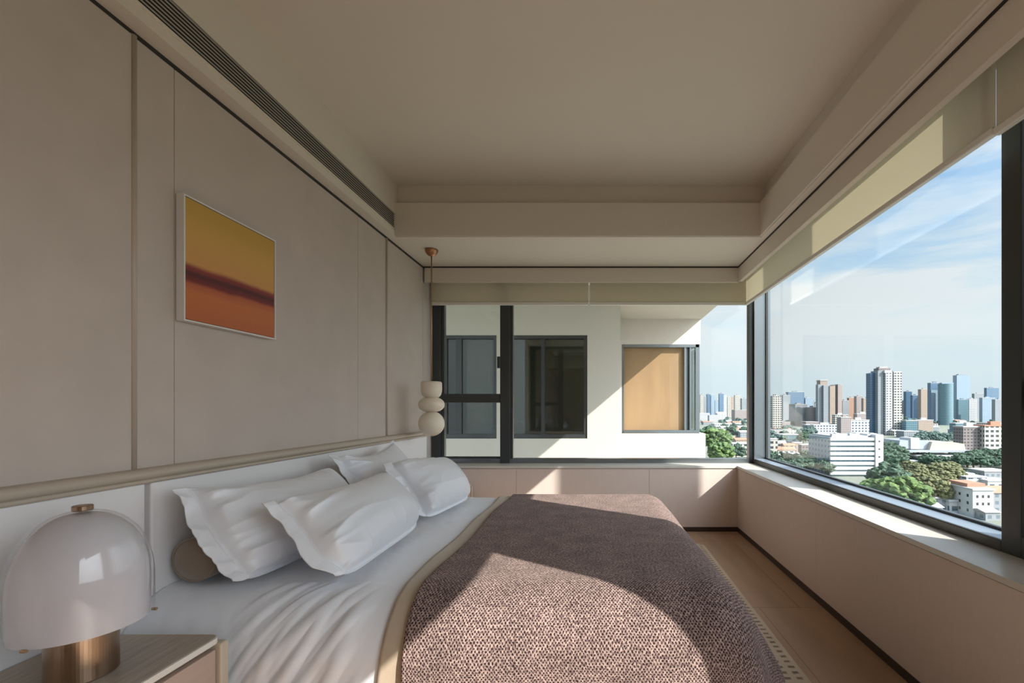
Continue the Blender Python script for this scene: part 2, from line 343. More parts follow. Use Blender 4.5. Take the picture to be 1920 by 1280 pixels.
# solid pier between the two right-hand windows, and the wall above the windows
boxes('wall_pier', M['paint'], wr, (FX, 1.90, 0.66, 1.45, 0.588, 2.70), (FX, 1.76, NY, -2.05, 0.588, 2.70))
struct('baseboard_end', M['base'], (LX, RX, BY-0.004, BY+0.01, 0.0, 0.042))
struct('baseboard_right', M['base'], (RX-0.004, RX+0.01, NY, BY, 0.0, 0.042))
struct('trim_sill', M['sill'], (RX-0.008, FX+0.02, NY, BY, 0.592, SZ), (LX, FX+0.02, BY-0.008, FY+0.03, 0.592, SZ), bevel=0.002)
struct('trim_pelmet', M['paint'], (LX+0.012, 1.36, BY+0.008, BY+0.038, 2.34, 2.472), (1.325, 1.358, NY, BY+0.03, 2.34, 2.472))
struct('trim_gap_shade', M['gap'], (LX, 1.35, BY+0.004, BY+0.03, 2.472, CZ), (1.321, 1.35, NY, BY+0.02, 2.472, CZ))  # black strips painted in place of the shade above the pelmet
struct('trim_outer_head', M['paint'], (LX-0.1, 1.72, 4.52, 4.62, 2.65, 3.2), (1.72, 1.76, NY, 4.62, 2.66, 3.2))

# ------------------------------------------------------------------ windows
def Xb(px): return (px-1120)/FPX*FY
w1 = empty('window_1', (0, FY, SZ), kind='structure')
y0, y1 = FY, FY+0.07
boxes('frame', M['frame'], w1, (Xb(810), Xb(826), y0, y1, SZ, 2.65), (Xb(938), Xb(956), y0-0.01, y1, SZ, 2.65),
      (Xb(1404.5), FX+0.0, y0, y1, SZ, 2.65), (Xb(826), Xb(1404.5), y0, y1, 2.60, 2.65), bevel=0.002)
boxes('bottom_rail', M['grey_frame'], w1, (Xb(826), FX, y0+0.001, y1, SZ, 0.66), bevel=0.002)
boxes('sash', M['frame'], w1, (Xb(826), Xb(832), y0+0.018, y1, 0.66, 2.60), (Xb(826), Xb(938), y0+0.004, y1, 1.209, 1.296), (Xb(956), Xb(961), y0+0.02, y1, 0.66, 2.60),
      (Xb(826), Xb(938), y0+0.02, y1, 0.655, 0.675), bevel=0.0015)
h = boxes('handle', M['frame'], w1, (Xb(933), Xb(939), y0-0.03, y0-0.012, 1.545, 1.66), (Xb(936), Xb(939), y0-0.02, y0+0.01, 1.59, 1.62), bevel=0.003)
boxes('glass_pane', M['glass'], w1, (Xb(826), Xb(938), y0+0.05, y0+0.056, 1.296, 2.60), (Xb(826), Xb(938), y0+0.05, y0+0.056, 0.66, 1.209))
boxes('glass_pane', M['glass'], w1, (Xb(961), Xb(1404.5), y0+0.05, y0+0.056, 0.66, 2.60))

w2 = empty('window_2', (FX, 3.0, SZ), kind='structure')
boxes('frame', M['frame'], w2, (FX, 1.70, 1.617, 1.698, SZ, 2.65), (FX, 1.70, 1.698, 4.37, 2.60, 2.65), bevel=0.003)
boxes('corner_post', M['grey_frame'], w2, (FX+0.001, 1.655, 4.37, 4.47, SZ, 2.65), (1.66, 1.70, 4.40, 4.47, SZ, 2.65), bevel=0.002)
boxes('bottom_rail', M['dimmed_rail'], w2, (FX, 1.70, 1.698, 4.37, SZ, 0.656), bevel=0.003)
boxes('rail_ledge', M['ledge'], w2, (FX+0.006, 1.70, 1.698, 4.37, 0.656, 0.661))
boxes('glazing_bead', M['frame'], w2, (1.64, 1.66, 1.698, 4.37, 0.66, 0.672), (1.64, 1.66, 4.355, 4.37, 0.66, 2.60))
boxes('glass_pane', M['glass'], w2, (1.655, 1.661, 1.70, 4.37, 0.66, 2.60))
w3 = empty('window_3', (FX, 1.53, SZ), kind='structure')
boxes('frame', M['frame'], w3, (FX, 1.68, 1.45, 1.617, SZ, 0.69), (FX, 1.68, 1.45, 1.617, 2.60, 2.65), (FX+0.02, 1.68, 1.45, 1.47, 0.69, 2.60), (FX+0.03, 1.68, 1.47, 1.617, 1.16, 1.26), bevel=0.002)
boxes('glass_pane', M['glass'], w3, (1.64, 1.646, 1.47, 1.617, 0.69, 2.60))
w4 = empty('window_4', (FX, -0.8, SZ), kind='structure')
boxes('frame', M['frame'], w4, (FX, 1.68, -2.05, 0.66, SZ, 0.69), (FX, 1.68, -2.05, 0.66, 2.60, 2.65), (FX, 1.68, -2.05, -1.98, 0.69, 2.60), bevel=0.002)
boxes('glass_pane', M['glass'], w4, (1.64, 1.646, -1.98, 0.66, 0.69, 2.60))

# ------------------------------------------------------------------ roller blinds
def blind(name, x0, x1, y0, y1, label, axis, zb=2.147):
    t = empty(name, ((x0+x1)/2, (y0+y1)/2, zb), label, 'blind', 'cream roller blinds above the windows')
    xa, xb_, ya, yb_ = (x0, x1, (y0+y1)/2, (y0+y1)/2) if axis == 'x' else ((x0+x1)/2, (x0+x1)/2, y0, y1)
    MB().add([(xa, ya, zb+0.02), (xb_, yb_, zb+0.02), (xb_, yb_, 2.56), (xa, ya, 2.56)], [(0, 1, 2, 3)]).build('blind_fabric', M['blind'], t)
    MB().lathe([(0.022, 0), (0.022, (x1-x0) if axis == 'x' else (y1-y0))], (x0, (y0+y1)/2+0.022, 2.57) if axis == 'x' else ((x0+x1)/2+0.022, y0, 2.57), 24, axis).build('roller_tube', M['white'], t, smooth=True)
    if axis == 'x': MB().box(x0, x1, y0-0.011, y1+0.011, zb, zb+0.028).build('hem_bar', M['white'], t, bevel=0.005)
    else: MB().box(x0-0.011, x1+0.011, y0, y1, zb, zb+0.028).build('hem_bar', M['white'], t, bevel=0.005)
    return t
XB = lambda px: (px-1120)/FPX*4.32
blind('roller_blind', XB(808), XB(1103), 4.318, 4.322, 'cream roller blind over the left half of the end window, behind the pendant rod', 'x')
blind('roller_blind', XB(1106), 1.436, 4.318, 4.322, 'cream roller blind over the end window beside the corner post', 'x')
blind('roller_blind', 1.438, 1.442, 1.6185, 4.33, 'long cream roller blind over the wide city window, glowing in the sun', 'y')
blind('roller_blind', 1.438, 1.442, -0.9, 1.6175, 'cream roller blind nearest the camera, at the top right edge of the photo', 'y', 2.140)
struct('trim_blind_gap', M['white'], (XB(1103.6), XB(1105.4), 4.324, 4.328, 2.17, 2.34))

# ------------------------------------------------------------------ ceiling vent
v = empty('air_vent', (-1.564, 0.9, 2.6), 'long linear air conditioning grille along the ceiling edge over the headboard wall', 'vent')
boxes('vent_back', M['vent_dark'], v, (-1.5645, -1.5625, NY+0.2, 3.44, 2.538, 2.656))
boxes('vent_rim', M['paint'], v, (-1.564, -1.557, NY+0.2, 3.45, 2.530, 2.540), (-1.564, -1.557, NY+0.2, 3.45, 2.654, 2.662), (-1.564, -1.557, 3.44, 3.45, 2.53, 2.66))
for k in range(7):
    z = 2.546+k*0.0155
    m_ = MB(); m_.add([(-1.563, NY+0.2, z+0.006), (-1.556, NY+0.2, z), (-1.556, NY+0.2, z+0.007), (-1.563, NY+0.2, z+0.012), (-1.563, 3.44, z+0.006), (-1.556, 3.44, z), (-1.556, 3.44, z+0.007), (-1.563, 3.44, z+0.012)],
           [(0,1,5,4), (1,2,6,5), (2,3,7,6), (3,0,4,7), (0,3,2,1), (4,5,6,7)])
    m_.build('slat', M['vent'], v)

# ------------------------------------------------------------------ headboard and rail
hb = empty('headboard', (LX, 2.5, 0), 'pale padded headboard panelling with a double beige rail running along the left wall', 'headboard')
for a, b in ((NY, 1.585), (1.605, 3.465), (3.475, BY-0.002)):
    boxes('headboard_panel', M['headboard'], hb, (LX+0.002, -1.597, a, b, 0.02, 0.893), bevel=0.008)
def rail_prof(cx, cz, r, n=14):
    return [(cx+r*math.cos(t), cz+r*math.sin(t)) for t in [-PI/2+PI*k/n for k in range(n+1)]]
def rail(name, r, cz, cx):
    m_ = MB(); pr = [(LX, cz-r)] + rail_prof(cx, cz, r) + [(LX, cz+r)]; n = len(pr)
    m_.add([(x, NY, z) for x, z in pr] + [(x, BY-0.002, z) for x, z in pr], [(i, i+n, i+n+1, i+1) for i in range(n-1)] + [tuple(range(n)), tuple(range(n, 2*n))[::-1]])
    m_.build(name, M['trim'], hb, smooth=False)
rail('rail', 0.019, 0.924, -1.600); rail('rail', 0.0085, 0.899, -1.596)

# ------------------------------------------------------------------ picture
pt = empty('painting', (LX, 1.98, 1.5), 'square abstract painting, gold over orange with a blurred dark red band, on the fabric wall', 'painting')
PY0, PY1, PZ0, PZ1 = 1.734, 2.229, 1.498, 1.99
b_ = 0.006
MB().box(LX+0.004, -1.600, PY0, PY0+b_, PZ0, PZ1).box(LX+0.004, -1.600, PY1-b_, PY1, PZ0, PZ1).box(LX+0.004, -1.600, PY0+b_, PY1-b_, PZ0, PZ0+b_).box(LX+0.004, -1.600, PY0+b_, PY1-b_, PZ1-b_, PZ1).build('picture_frame', M['canvas_frame'], pt)
MB().box(LX+0.006, -1.606, PY0+b_, PY1-b_, PZ0+b_, PZ1-b_).build('frame_lining', M['gap'], pt)
MB().add([(-1.603, PY0+0.0085, PZ0+0.0085), (-1.603, PY1-0.0085, PZ0+0.0085), (-1.603, PY1-0.0085, PZ1-0.0085), (-1.603, PY0+0.0085, PZ1-0.0085)], [(0, 1, 2, 3)], [[(0, 0), (1, 0), (1, 1), (0, 1)]]).build('canvas', M['art'], pt)

# ------------------------------------------------------------------ pendant
PX, PYY = -1.392, 3.76
def zp(y): return CAMZ-(y-764)/FPX*PYY
pd = empty('pendant_lamp', (PX, PYY, CZ), 'slim brass pendant lamp with three stacked cream alabaster stones by the window', 'lamp')
pr = [(0.0535*math.cos(t), -0.056*math.sin(t)) for t in [PI/2*k/12 for k in range(13)]]
MB().lathe([(0.0535, 0.0)] + [(max(r, 0.004), z) for r, z in pr][1:], (PX, PYY, CZ-0.001), 32).build('canopy', M['copper'], pd, smooth=True)
MB().lathe([(0.0055, 0), (0.0055, CZ-0.05-zp(716))], (PX, PYY, zp(716)), 12).build('rod', M['rod'], pd, smooth=True)
def stone(prof, z): return MB().lathe(prof, (PX, PYY, z), 48)
zt, zb_ = zp(715), zp(746); hh = zt-zb_
cup = [(0.004, hh), (0.070, hh), (0.079, hh-0.004), (0.084, hh-0.012), (0.085, hh*0.55), (0.083, hh*0.38), (0.076, hh*0.2), (0.062, hh*0.07), (0.045, 0.0), (0.004, -0.002)]
stone(cup[::-1], zb_).build('stone', M['alabaster'], pd, smooth=True)
zt, zb_ = zp(744), zp(772.5); zc = (zt+zb_)/2; a_ = (zt-zb_)/2
el = [(max(0.003, 0.105*abs(math.cos(t))**0.8), a_*math.sin(t)) for t in [-PI/2+PI*k/24 for k in range(25)]]
stone(el, zc).build('stone', M['alabaster'], pd, smooth=True)
zt, zb_ = zp(770.5), zp(817.5); zc = (zt+zb_)/2; a_ = (zt-zb_)/2
el = [(max(0.003, 0.105*math.cos(t)), a_*math.sin(t)) for t in [-PI/2+PI*k/28 for k in range(29)]]
stone(el, zc).build('stone', M['alabaster'], pd, smooth=True)

# ------------------------------------------------------------------ bed and its cloths
ZB = 0.48; RXF0 = 0.39; YN = 1.685; YF = 3.29; RR = 0.13
def sstep(a, b, x):
    t = max(0.0, min(1.0, (x-a)/(b-a))); return t*t*(3-2*t)
def drape(a, b, o, fold=None, gam=(22, 9), rr=None):
    """a: arc length along the bed, b: across it -> point on a cloth lying on the bed, o above it"""
    RXF = RXF0-0.040*max(0.0, min(1.2, (b-1.7)/1.6))
    p = max(0.0, a-RXF); q = (YN-b) if b < YN else max(0.0, b-YF); sg = -1 if b < YN else 1
    bx = min(a, RXF); by = min(max(b, YN), YF)
    rho = math.hypot(p, q)
    if rho < 1e-9:
        n = Vector((0, 0, 1)); P = Vector((a, b, ZB)); d = 0
    else:
        cx, cy = p/rho, sg*q/rho
        g = math.radians(gam[0]*cx*cx + gam[1]*cy*cy)
        rr = 0.13*cx*cx+0.20*cy*cy if sg < 0 else 0.13
        pm = PI/2-g; ph = min(rho/rr, pm)
        hh = rr*math.sin(ph); d = rr*(1-math.cos(ph)); rest = max(0, rho-rr*pm)
        hh += rest*math.sin(g); d += rest*math.cos(g)
        n = Vector((cx*math.sin(ph), cy*math.sin(ph), math.cos(ph)))
        P = Vector((bx+cx*hh, by+cy*hh, ZB-d))
    if fold: o = o + fold(a, b, p, q, sg)
    P = P + n*o
    P.z = max(P.z, 0.035)
    return P
bed = empty('bed', (-0.5, 2.52, 0), 'low double bed base and mattress under white bedding, head against the pale panelling', 'bed')
boxes('bed_base', M['bed_base'], bed, (-1.59, 0.38, 1.60, 3.30, 0.03, 0.22), bevel=0.02)
boxes('mattress', M['satin'], bed, (-1.59, 0.44, 1.585, 3.34, 0.22, ZB-0.006), bevel=0.09)
def fbm(x, y, z=0.0, o=3):
    return noise.fractal(Vector((x, y, z)), 1.0, 2.0, o)
def duvet_fold(a, b, p, q, sg):
    w = 0.0
    side = sstep(-0.10, 0.14, YN-b) if sg < 0 else 0.0
    m_ = sstep(-1.32, -1.0, a)*(1-sstep(-0.86, -0.76, a))
    if side > 0 and m_ > 0:
        s = a*1.0 + q*0.62 ; t = q - a*0.3
        r = 1-abs(noise.noise(Vector((s*12, t*1.7, 3.1))))*2.6
        r2 = 1-abs(noise.noise(Vector((s*24+5, t*3.4, 7.7))))*3.0
        w += side*m_*(0.020*(r*r if r > 0 else 0) + 0.009*max(0, r2))
    mt = (1-sstep(-0.86, -0.76, a))
    w += mt*(0.0035*fbm(a*7, b*5, 1.0) + 0.002*fbm(a*16+b*6, b*9, 4.0))
    return w + 0.004*mt
def cloth_obj(name, a0, a1, b0, b1, o, fold, na, nb, mt, gam=(22, 9), thick=0.0, label=None, cat=None, edge=None):
    fa = lambda u: a0+(a1-a0)*u
    fb = lambda v_: b0+(b1-b0)*v_
    m_ = MB()
    def P(u, v_):
        a, b = fa(u), fb(v_)
        if edge: a = edge(a, b, u)
        return drape(a, b, o, fold, gam)
    m_.grid(P, na, nb, lambda u, v_: (fa(u), fb(v_)))
    ob = m_.build(name, mt, None, (0.0 if a0 > -1 else -0.5, 2.52, ZB), smooth=True)
    if thick:
        s = ob.modifiers.new('solid', 'SOLIDIFY'); s.thickness = thick; s.offset = 1.0
    tag(ob, label, cat); return ob
cloth_obj('duvet', -1.596, 0.70, 1.685-0.66, 3.29+0.45, 0.0, duvet_fold, 300, 260, M['satin'], thick=0.016,
          label='white satin duvet spread over the bed, creased down its near side', cat='duvet')
def bl_fold(a, b, p, q, sg): return 0.002*fbm(a*9, b*6, 2.0)
cloth_obj('linen_blanket', -0.715, 0.74, 1.685-0.66, 3.29+0.46, 0.0215, None, 120, 160, M['blanket'], thick=0.006,
          label='sand coloured linen blanket, showing as a narrow band beside the brown throw', cat='blanket',
          edge=lambda a, b, u: a+(1-u)*0.006*math.sin(b*9))
def throw_fold(a, b, p, q, sg):
    w = 0.0
    if p > 0:
        k = sstep(0.05, 0.42, p)
        w += k*(0.014*(0.5+0.5*math.sin(b*8.5+1.3)) + 0.010*(0.5+0.5*noise.noise(Vector((b*6, p*2, 0.4)))))
    if q > 0:
        k = sstep(0.05, 0.42, q)
        w += k*(0.014*(0.5+0.5*math.sin(a*10.5)) + 0.012*(0.5+0.5*noise.noise(Vector((a*5, q*2, 6.4)))))
    w += 0.003*fbm(a*3, b*3, 8.0)+0.002
    if p > 0 and q > 0:
        th = math.atan2(q, p); k = sstep(0.1, 0.4, math.hypot(p, q))
        w += k*0.025*(0.5+0.5*math.sin(th*7+0.6))
    return w
cloth_obj('throw_blanket', -0.630, 0.80, 1.685-0.66, 3.29+0.30, 0.031, throw_fold, 220, 260, M['weave'], thick=0.009,
          label='chunky brown and beige woven throw covering the foot of the bed', cat='throw blanket',
          edge=lambda a, b, u: a+(1-u)*0.010*math.sin(b*6+1))

# bolster
bo = empty('bolster', (-1.50, 2.5, 0.51), 'round taupe velvet bolster lying against the headboard behind the pillows', 'cushion')
R_ = 0.082; BX, BZ = -1.493, 0.596
cyl = [(0.003, 1.655), (R_*0.55, 1.652), (R_*0.9, 1.658), (R_*0.985, 1.668), (R_, 1.685), (R_, 2.0), (R_*1.01, 2.5), (R_, 3.2), (R_*0.98, 3.235), (R_*0.9, 3.245), (0.003, 3.248)]
MB().lathe(cyl, (BX, 0, BZ), 48, 'y').build('bolster_cover', M['bolster'], bo, smooth=True)
tor = [( R_*0.955+0.0035*math.cos(t), 1.660+0.0035*math.sin(t)) for t in [2*PI*k/10 for k in range(11)]]
MB().lathe(tor, (BX, 0, BZ), 48, 'y', cap=False).build('piping', M['bolster'], bo, smooth=True)

def pillow(label, NB, NT, FT, FB, T=0.12, back=0.04, fl=0.05, seed=0, wr=1.0, sag=0.0, rnd=(0.03, 0.0, 0.03, 0.045)):
    """corners: near bottom, near top, far top, far bottom; a broad flange hangs off the near end"""
    NB, NT, FT, FB = map(Vector, (NB, NT, FT, FB))
    U = ((FB-NB).length+(FT-NT).length)/2; V = ((NT-NB).length+(FT-FB).length)/2
    n0 = (FB-NB).cross(NT-NB).normalized()
    if n0.x < 0: n0 = -n0
    eu = (FB-NB+FT-NT).normalized(); ev = (NT-NB+FT-FB).normalized()
    so_ = seed*13.7; f1 = 0.012; nz = noise.noise
    def surf(u, v_, side):
        P = NB*(1-u)*(1-v_) + FB*u*(1-v_) + FT*u*v_ + NT*(1-u)*v_
        su, sv = 2*u-1, 2*v_-1
        x, y = u*U, v_*V
        d0 = x-fl; d1 = (1-u)*U-f1; d2 = y-f1; d3 = (1-v_)*V-f1
        # rounded corners
        k = (rnd[0] if v_ < 0.5 else rnd[1]) if u < 0.5 else (rnd[3] if v_ < 0.5 else rnd[2])
        cc = (abs(su)**7)*(abs(sv)**5)*k
        P = P - eu*(1 if su > 0 else -1)*cc - ev*(1 if sv > 0 else -1)*cc
        # wavy near end, slightly hollow top edge
        P = P + eu*(1-u)**3*(0.014*math.sin(v_*7.5+so_)+0.010*nz(Vector((v_*6, so_, 1.0))))*(1-sv**6)
        P = P - ev*max(0, sv)**3*(1-su*su)*0.02 - Vector((0, 0, 1))*sag*(1-su*su)*max(0, v_)**2
        a0 = max(0.0, min(1.0, d0/(U*0.42))); a1 = max(0.0, min(1.0, d1/(U*0.42)))
        b0 = max(0.0, min(1.0, d2/(V*0.5))); b1 = max(0.0, min(1.0, d3/(V*0.5)))
        g = lambda t: (1-(1-t)**2.4)
        h_ = (g(min(a0, a1))*g(min(b0, b1)))**0.5*(1.12-0.30*v_)
        de = min(d0, d1, d2, d3); inside = sstep(0.0, 0.012, de)
        w = 0.0
        rx = max(0.0, d0)
        rg = 1-abs(nz(Vector((y*9+so_, rx*2.2+y*2, so_))))*2.6
        w += 0.026*max(0, rg)**1.5*math.exp(-rx/0.15)*sstep(0.0, 0.02, d0)
        rg = 1-abs(nz(Vector((y*17+so_+9, rx*4+y*4, so_+3))))*3
        w += 0.012*max(0, rg)*math.exp(-rx/0.10)*sstep(0.0, 0.02, d0)
        rg = 1-abs(nz(Vector((x*10+so_, y*3, so_+6))))*2.6
        w += 0.008*max(0, rg)*math.exp(-max(0, min(d2, d3))/0.07)
        w += 0.006*nz(Vector((x*3.5+so_, y*6, so_+2)))+0.0025*nz(Vector((x*14+so_, y*14, so_+5)))
        w *= wr*inside
        outf = 1-sstep(-0.01, 0.004, d0)
        cr = 1-abs(nz(Vector((y*16+so_*3, x*9, so_))))*2.4
        f_ = outf*(0.014*nz(Vector((y*9, x*5, so_+1)))+0.009*max(0, cr)) + (1-inside)*0.002
        drop = outf*(fl-x)*0.35
        if side > 0: return P + n0*(T*h_ + w + f_*wr - drop + 0.0016 - 0.004*math.exp(-(d0/0.004)**2))
        return P + n0*(-back*h_ + f_*wr - drop - 0.0016)
    t = MB(); nu, nv = 170, 110
    t.grid(lambda u, v_: surf(u**1.15, v_, 1), nu, nv)
    t.grid(lambda u, v_: surf(u**1.15, v_, -1), nu, nv, flip=True)
    def idx(side, i, j): return side*(nu+1)*(nv+1)+j*(nu+1)+i
    ring = [(i, 0) for i in range(nu)]+[(nu, j) for j in range(nv)]+[(i, nv) for i in range(nu, 0, -1)]+[(0, j) for j in range(nv, 0, -1)]
    for k in range(len(ring)):
        a, b = ring[k], ring[(k+1) % len(ring)]
        t.f.append([idx(0, *b), idx(0, *a), idx(1, *a), idx(1, *b)]); t.uv.append(None); t.m.append(0)
    c = (NB+FB)/2
    root = empty('pillow', (c.x, c.y, c.z), label, 'pillow', 'white satin pillows on the bed')
    t.build('pillowcase', M['satin'], root, smooth=True)
    pm = MB()                                           # thin cord along the lower seam
    pts = [surf(k/60, 0.0, 1) for k in range(4, 59)]
    for q in range(len(pts)):
        d = (pts[min(q+1, len(pts)-1)]-pts[max(q-1, 0)]).normalized(); s1 = d.cross(n0).normalized()
        for r_ in range(6): an = 2*PI*r_/6; pm.v.append(tuple(pts[q]+(s1*math.cos(an)+n0*math.sin(an))*0.003))
    for q in range(len(pts)-1):
        for r_ in range(6): pm.f.append([q*6+r_, q*6+(r_+1) % 6, (q+1)*6+(r_+1) % 6, (q+1)*6+r_]); pm.uv.append(None); pm.m.append(0)
    pm.build('piping', M['satin'], root, smooth=True)
    return root
pillow('white satin pillow leaning on the bolster, second row, nearest the bedside lamp', (-1.265, 1.56, 0.53), (-1.515, 1.60, 0.875), (-1.47, 2.46, 0.845), (-1.22, 2.42, 0.53), 0.12, 0.02, seed=1, sag=0.03, rnd=(0.03, 0.0, 0.02, 0.03))
pillow('front white satin pillow nearest the camera, lying askew in front of the others', (-0.915, 1.575, 0.54), (-1.215, 1.625, 0.815), (-1.17, 2.45, 0.825), (-0.945, 2.42, 0.535), 0.12, 0.03, seed=2, sag=0.02)
pillow('white satin pillow at the back far end of the bed, closest to the headboard', (-1.26, 2.52, 0.53), (-1.49, 2.50, 0.905), (-1.48, 3.24, 0.925), (-1.25, 3.24, 0.53), 0.10, 0.02, seed=3, sag=0.05, rnd=(0.03, 0, 0, 0.03))
pillow('front white satin pillow at the far end of the bed', (-0.96, 2.47, 0.535), (-1.20, 2.53, 0.85), (-1.09, 3.22, 0.80), (-0.885, 3.15, 0.53), 0.12, 0.03, seed=4, sag=-0.02, rnd=(0.04, 0.0, 0.06, 0.04))

# ------------------------------------------------------------------ bedside tables
def nightstand(y0, y1, label):
    t = empty('nightstand', (-1.38, (y0+y1)/2, 0), label, 'nightstand', 'low nightstands beside the bed')
    def rounded(x0, x1, ya, yb, z0, z1, r, n=8):
        pts = [(x0, ya)]
        for k in range(n+1): an = -PI/2+PI/2*k/n; pts.append((x1-r+r*math.cos(an), ya+r+r*math.sin(an)))
        for k in range(n+1): an = PI/2*k/n; pts.append((x1-r+r*math.cos(an), yb-r+r*math.sin(an)))
        pts.append((x0, yb)); N_ = len(pts)
        m_ = MB(); m_.add([(x, y, z0) for x, y in pts]+[(x, y, z1) for x, y in pts], [tuple(range(N_))[::-1], tuple(range(N_, 2*N_))]+[(i, (i+1) % N_, (i+1) % N_+N_, i+N_) for i in range(N_)])
        return m_
    rounded(-1.59, -1.168, y0+0.012, y1-0.012, 0.437, 0.457, 0.03).build('stone_top', M['stone_top'], t, bevel=0.002)
    rounded(-1.59, -1.1645, y0+0.010, y1-0.010, 0.4385, 0.4555, 0.031).build('top_edge', M['stone_edge'], t)
    m_ = MB()
    for ya, yb in ((y0, y0+0.03), (y1-0.03, y1)): m_.box(-1.59, -1.153, ya, yb, 0.0, 0.4375)
    m_.box(-1.59, -1.17, y0+0.03, y1-0.03, 0.0, 0.04); m_.box(-1.59, -1.57, y0+0.03, y1-0.03, 0.04, 0.437); m_.box(-1.58, -1.18, y0+0.03, y1-0.03, 0.425, 0.437)
    m_.build('cabinet_body', M['night_frame'], t, bevel=0.006)
    for z0, z1 in ((0.045, 0.225), (0.232, 0.422)):
        boxes('drawer', M['drawer'], t, (-1.56, -1.166, y0+0.034, y1-0.034, z0, z1), bevel=0.002)
    return t
nightstand(0.86, 1.403, 'low nightstand with travertine top under the domed table lamp')
nightstand(3.60, 4.147, 'far nightstand mostly hidden behind the pillows, below the pendant')

# ------------------------------------------------------------------ table lamp
lx, ly, lz = -1.358, 1.182, 0.4575
tl = empty('table_lamp', (lx, ly, lz), 'opal glass dome table lamp on a fat brass column, on the near nightstand', 'lamp')
MB().lathe([(0.066, 0.0), (0.068, 0.002), (0.068, 0.158), (0.064, 0.160)], (lx, ly, lz), 64).build('lamp_base', M['brass'], tl, smooth=False)
dome = [(0.126, 0.0), (0.128, 0.02), (0.129, 0.10)]
for k in range(1, 22):
    t_ = PI/2*k/21; dome.append((max(0.008, 0.129*math.cos(t_)**0.85), 0.10+0.196*math.sin(t_)))
inner = [(r-0.004 if r > 0.02 else r, z-0.004) for r, z in dome[::-1]]
MB().lathe(dome+inner[:-1]+[(0.122, 0.0), (0.126, 0.0)], (lx, ly, 0.588), 72, cap=False).build('lamp_shade', M['opal'], tl, smooth=True)
sh = [(0.136, -0.004), (0.137, 0.02), (0.1365, 0.10)]
for k in range(1, 22):
    t_ = PI/2*k/21; sh.append((max(0.006, 0.1365*math.cos(t_)**0.82), 0.10+0.2015*math.sin(t_)))
MB().lathe(sh, (lx, ly, 0.588), 72, cap=False).build('glass_cover', M['shell'], tl, smooth=True)
MB().lathe([(0.019, 0.0), (0.020, 0.002), (0.020, 0.012), (0.0185, 0.014)], (lx, ly, 0.889), 32).build('finial', M['brass'], tl)
for an in (0.72, -1.45, 2.9):
    MB().lathe([(0.004, -0.006), (0.004, 0.006)], (lx+0.135*math.cos(an), ly+0.135*math.sin(an), 0.590), 10, 'x').build('screw', M['rod'], tl)

# ------------------------------------------------------------------ rug
def rug():
    x0, x1, y0_, y1_, r = -0.6, 0.895, 0.9, 3.79, 0.06
    pts = []
    for cx, cy, a0 in ((x1-r, y0_+r, -PI/2), (x1-r, y1_-r, 0), (x0+r, y1_-r, PI/2), (x0+r, y0_+r, PI)):
        for k in range(7): an = a0+PI/2*k/6; pts.append((cx+r*math.cos(an), cy+r*math.sin(an)))
    n = len(pts); m_ = MB()
    m_.add([(x, y, 0.001) for x, y in pts]+[(x, y, 0.010) for x, y in pts], [tuple(range(n))[::-1], tuple(range(n, 2*n))]+[(i, (i+1) % n, (i+1) % n+n, i+n) for i in range(n)])
    o = m_.build('rug', M['rug'], None, (0.0, 0.0, 0.0)); tag(o, 'beige rug with rows of small brown dashes, sticking out past the foot of the bed', 'rug')
rug()

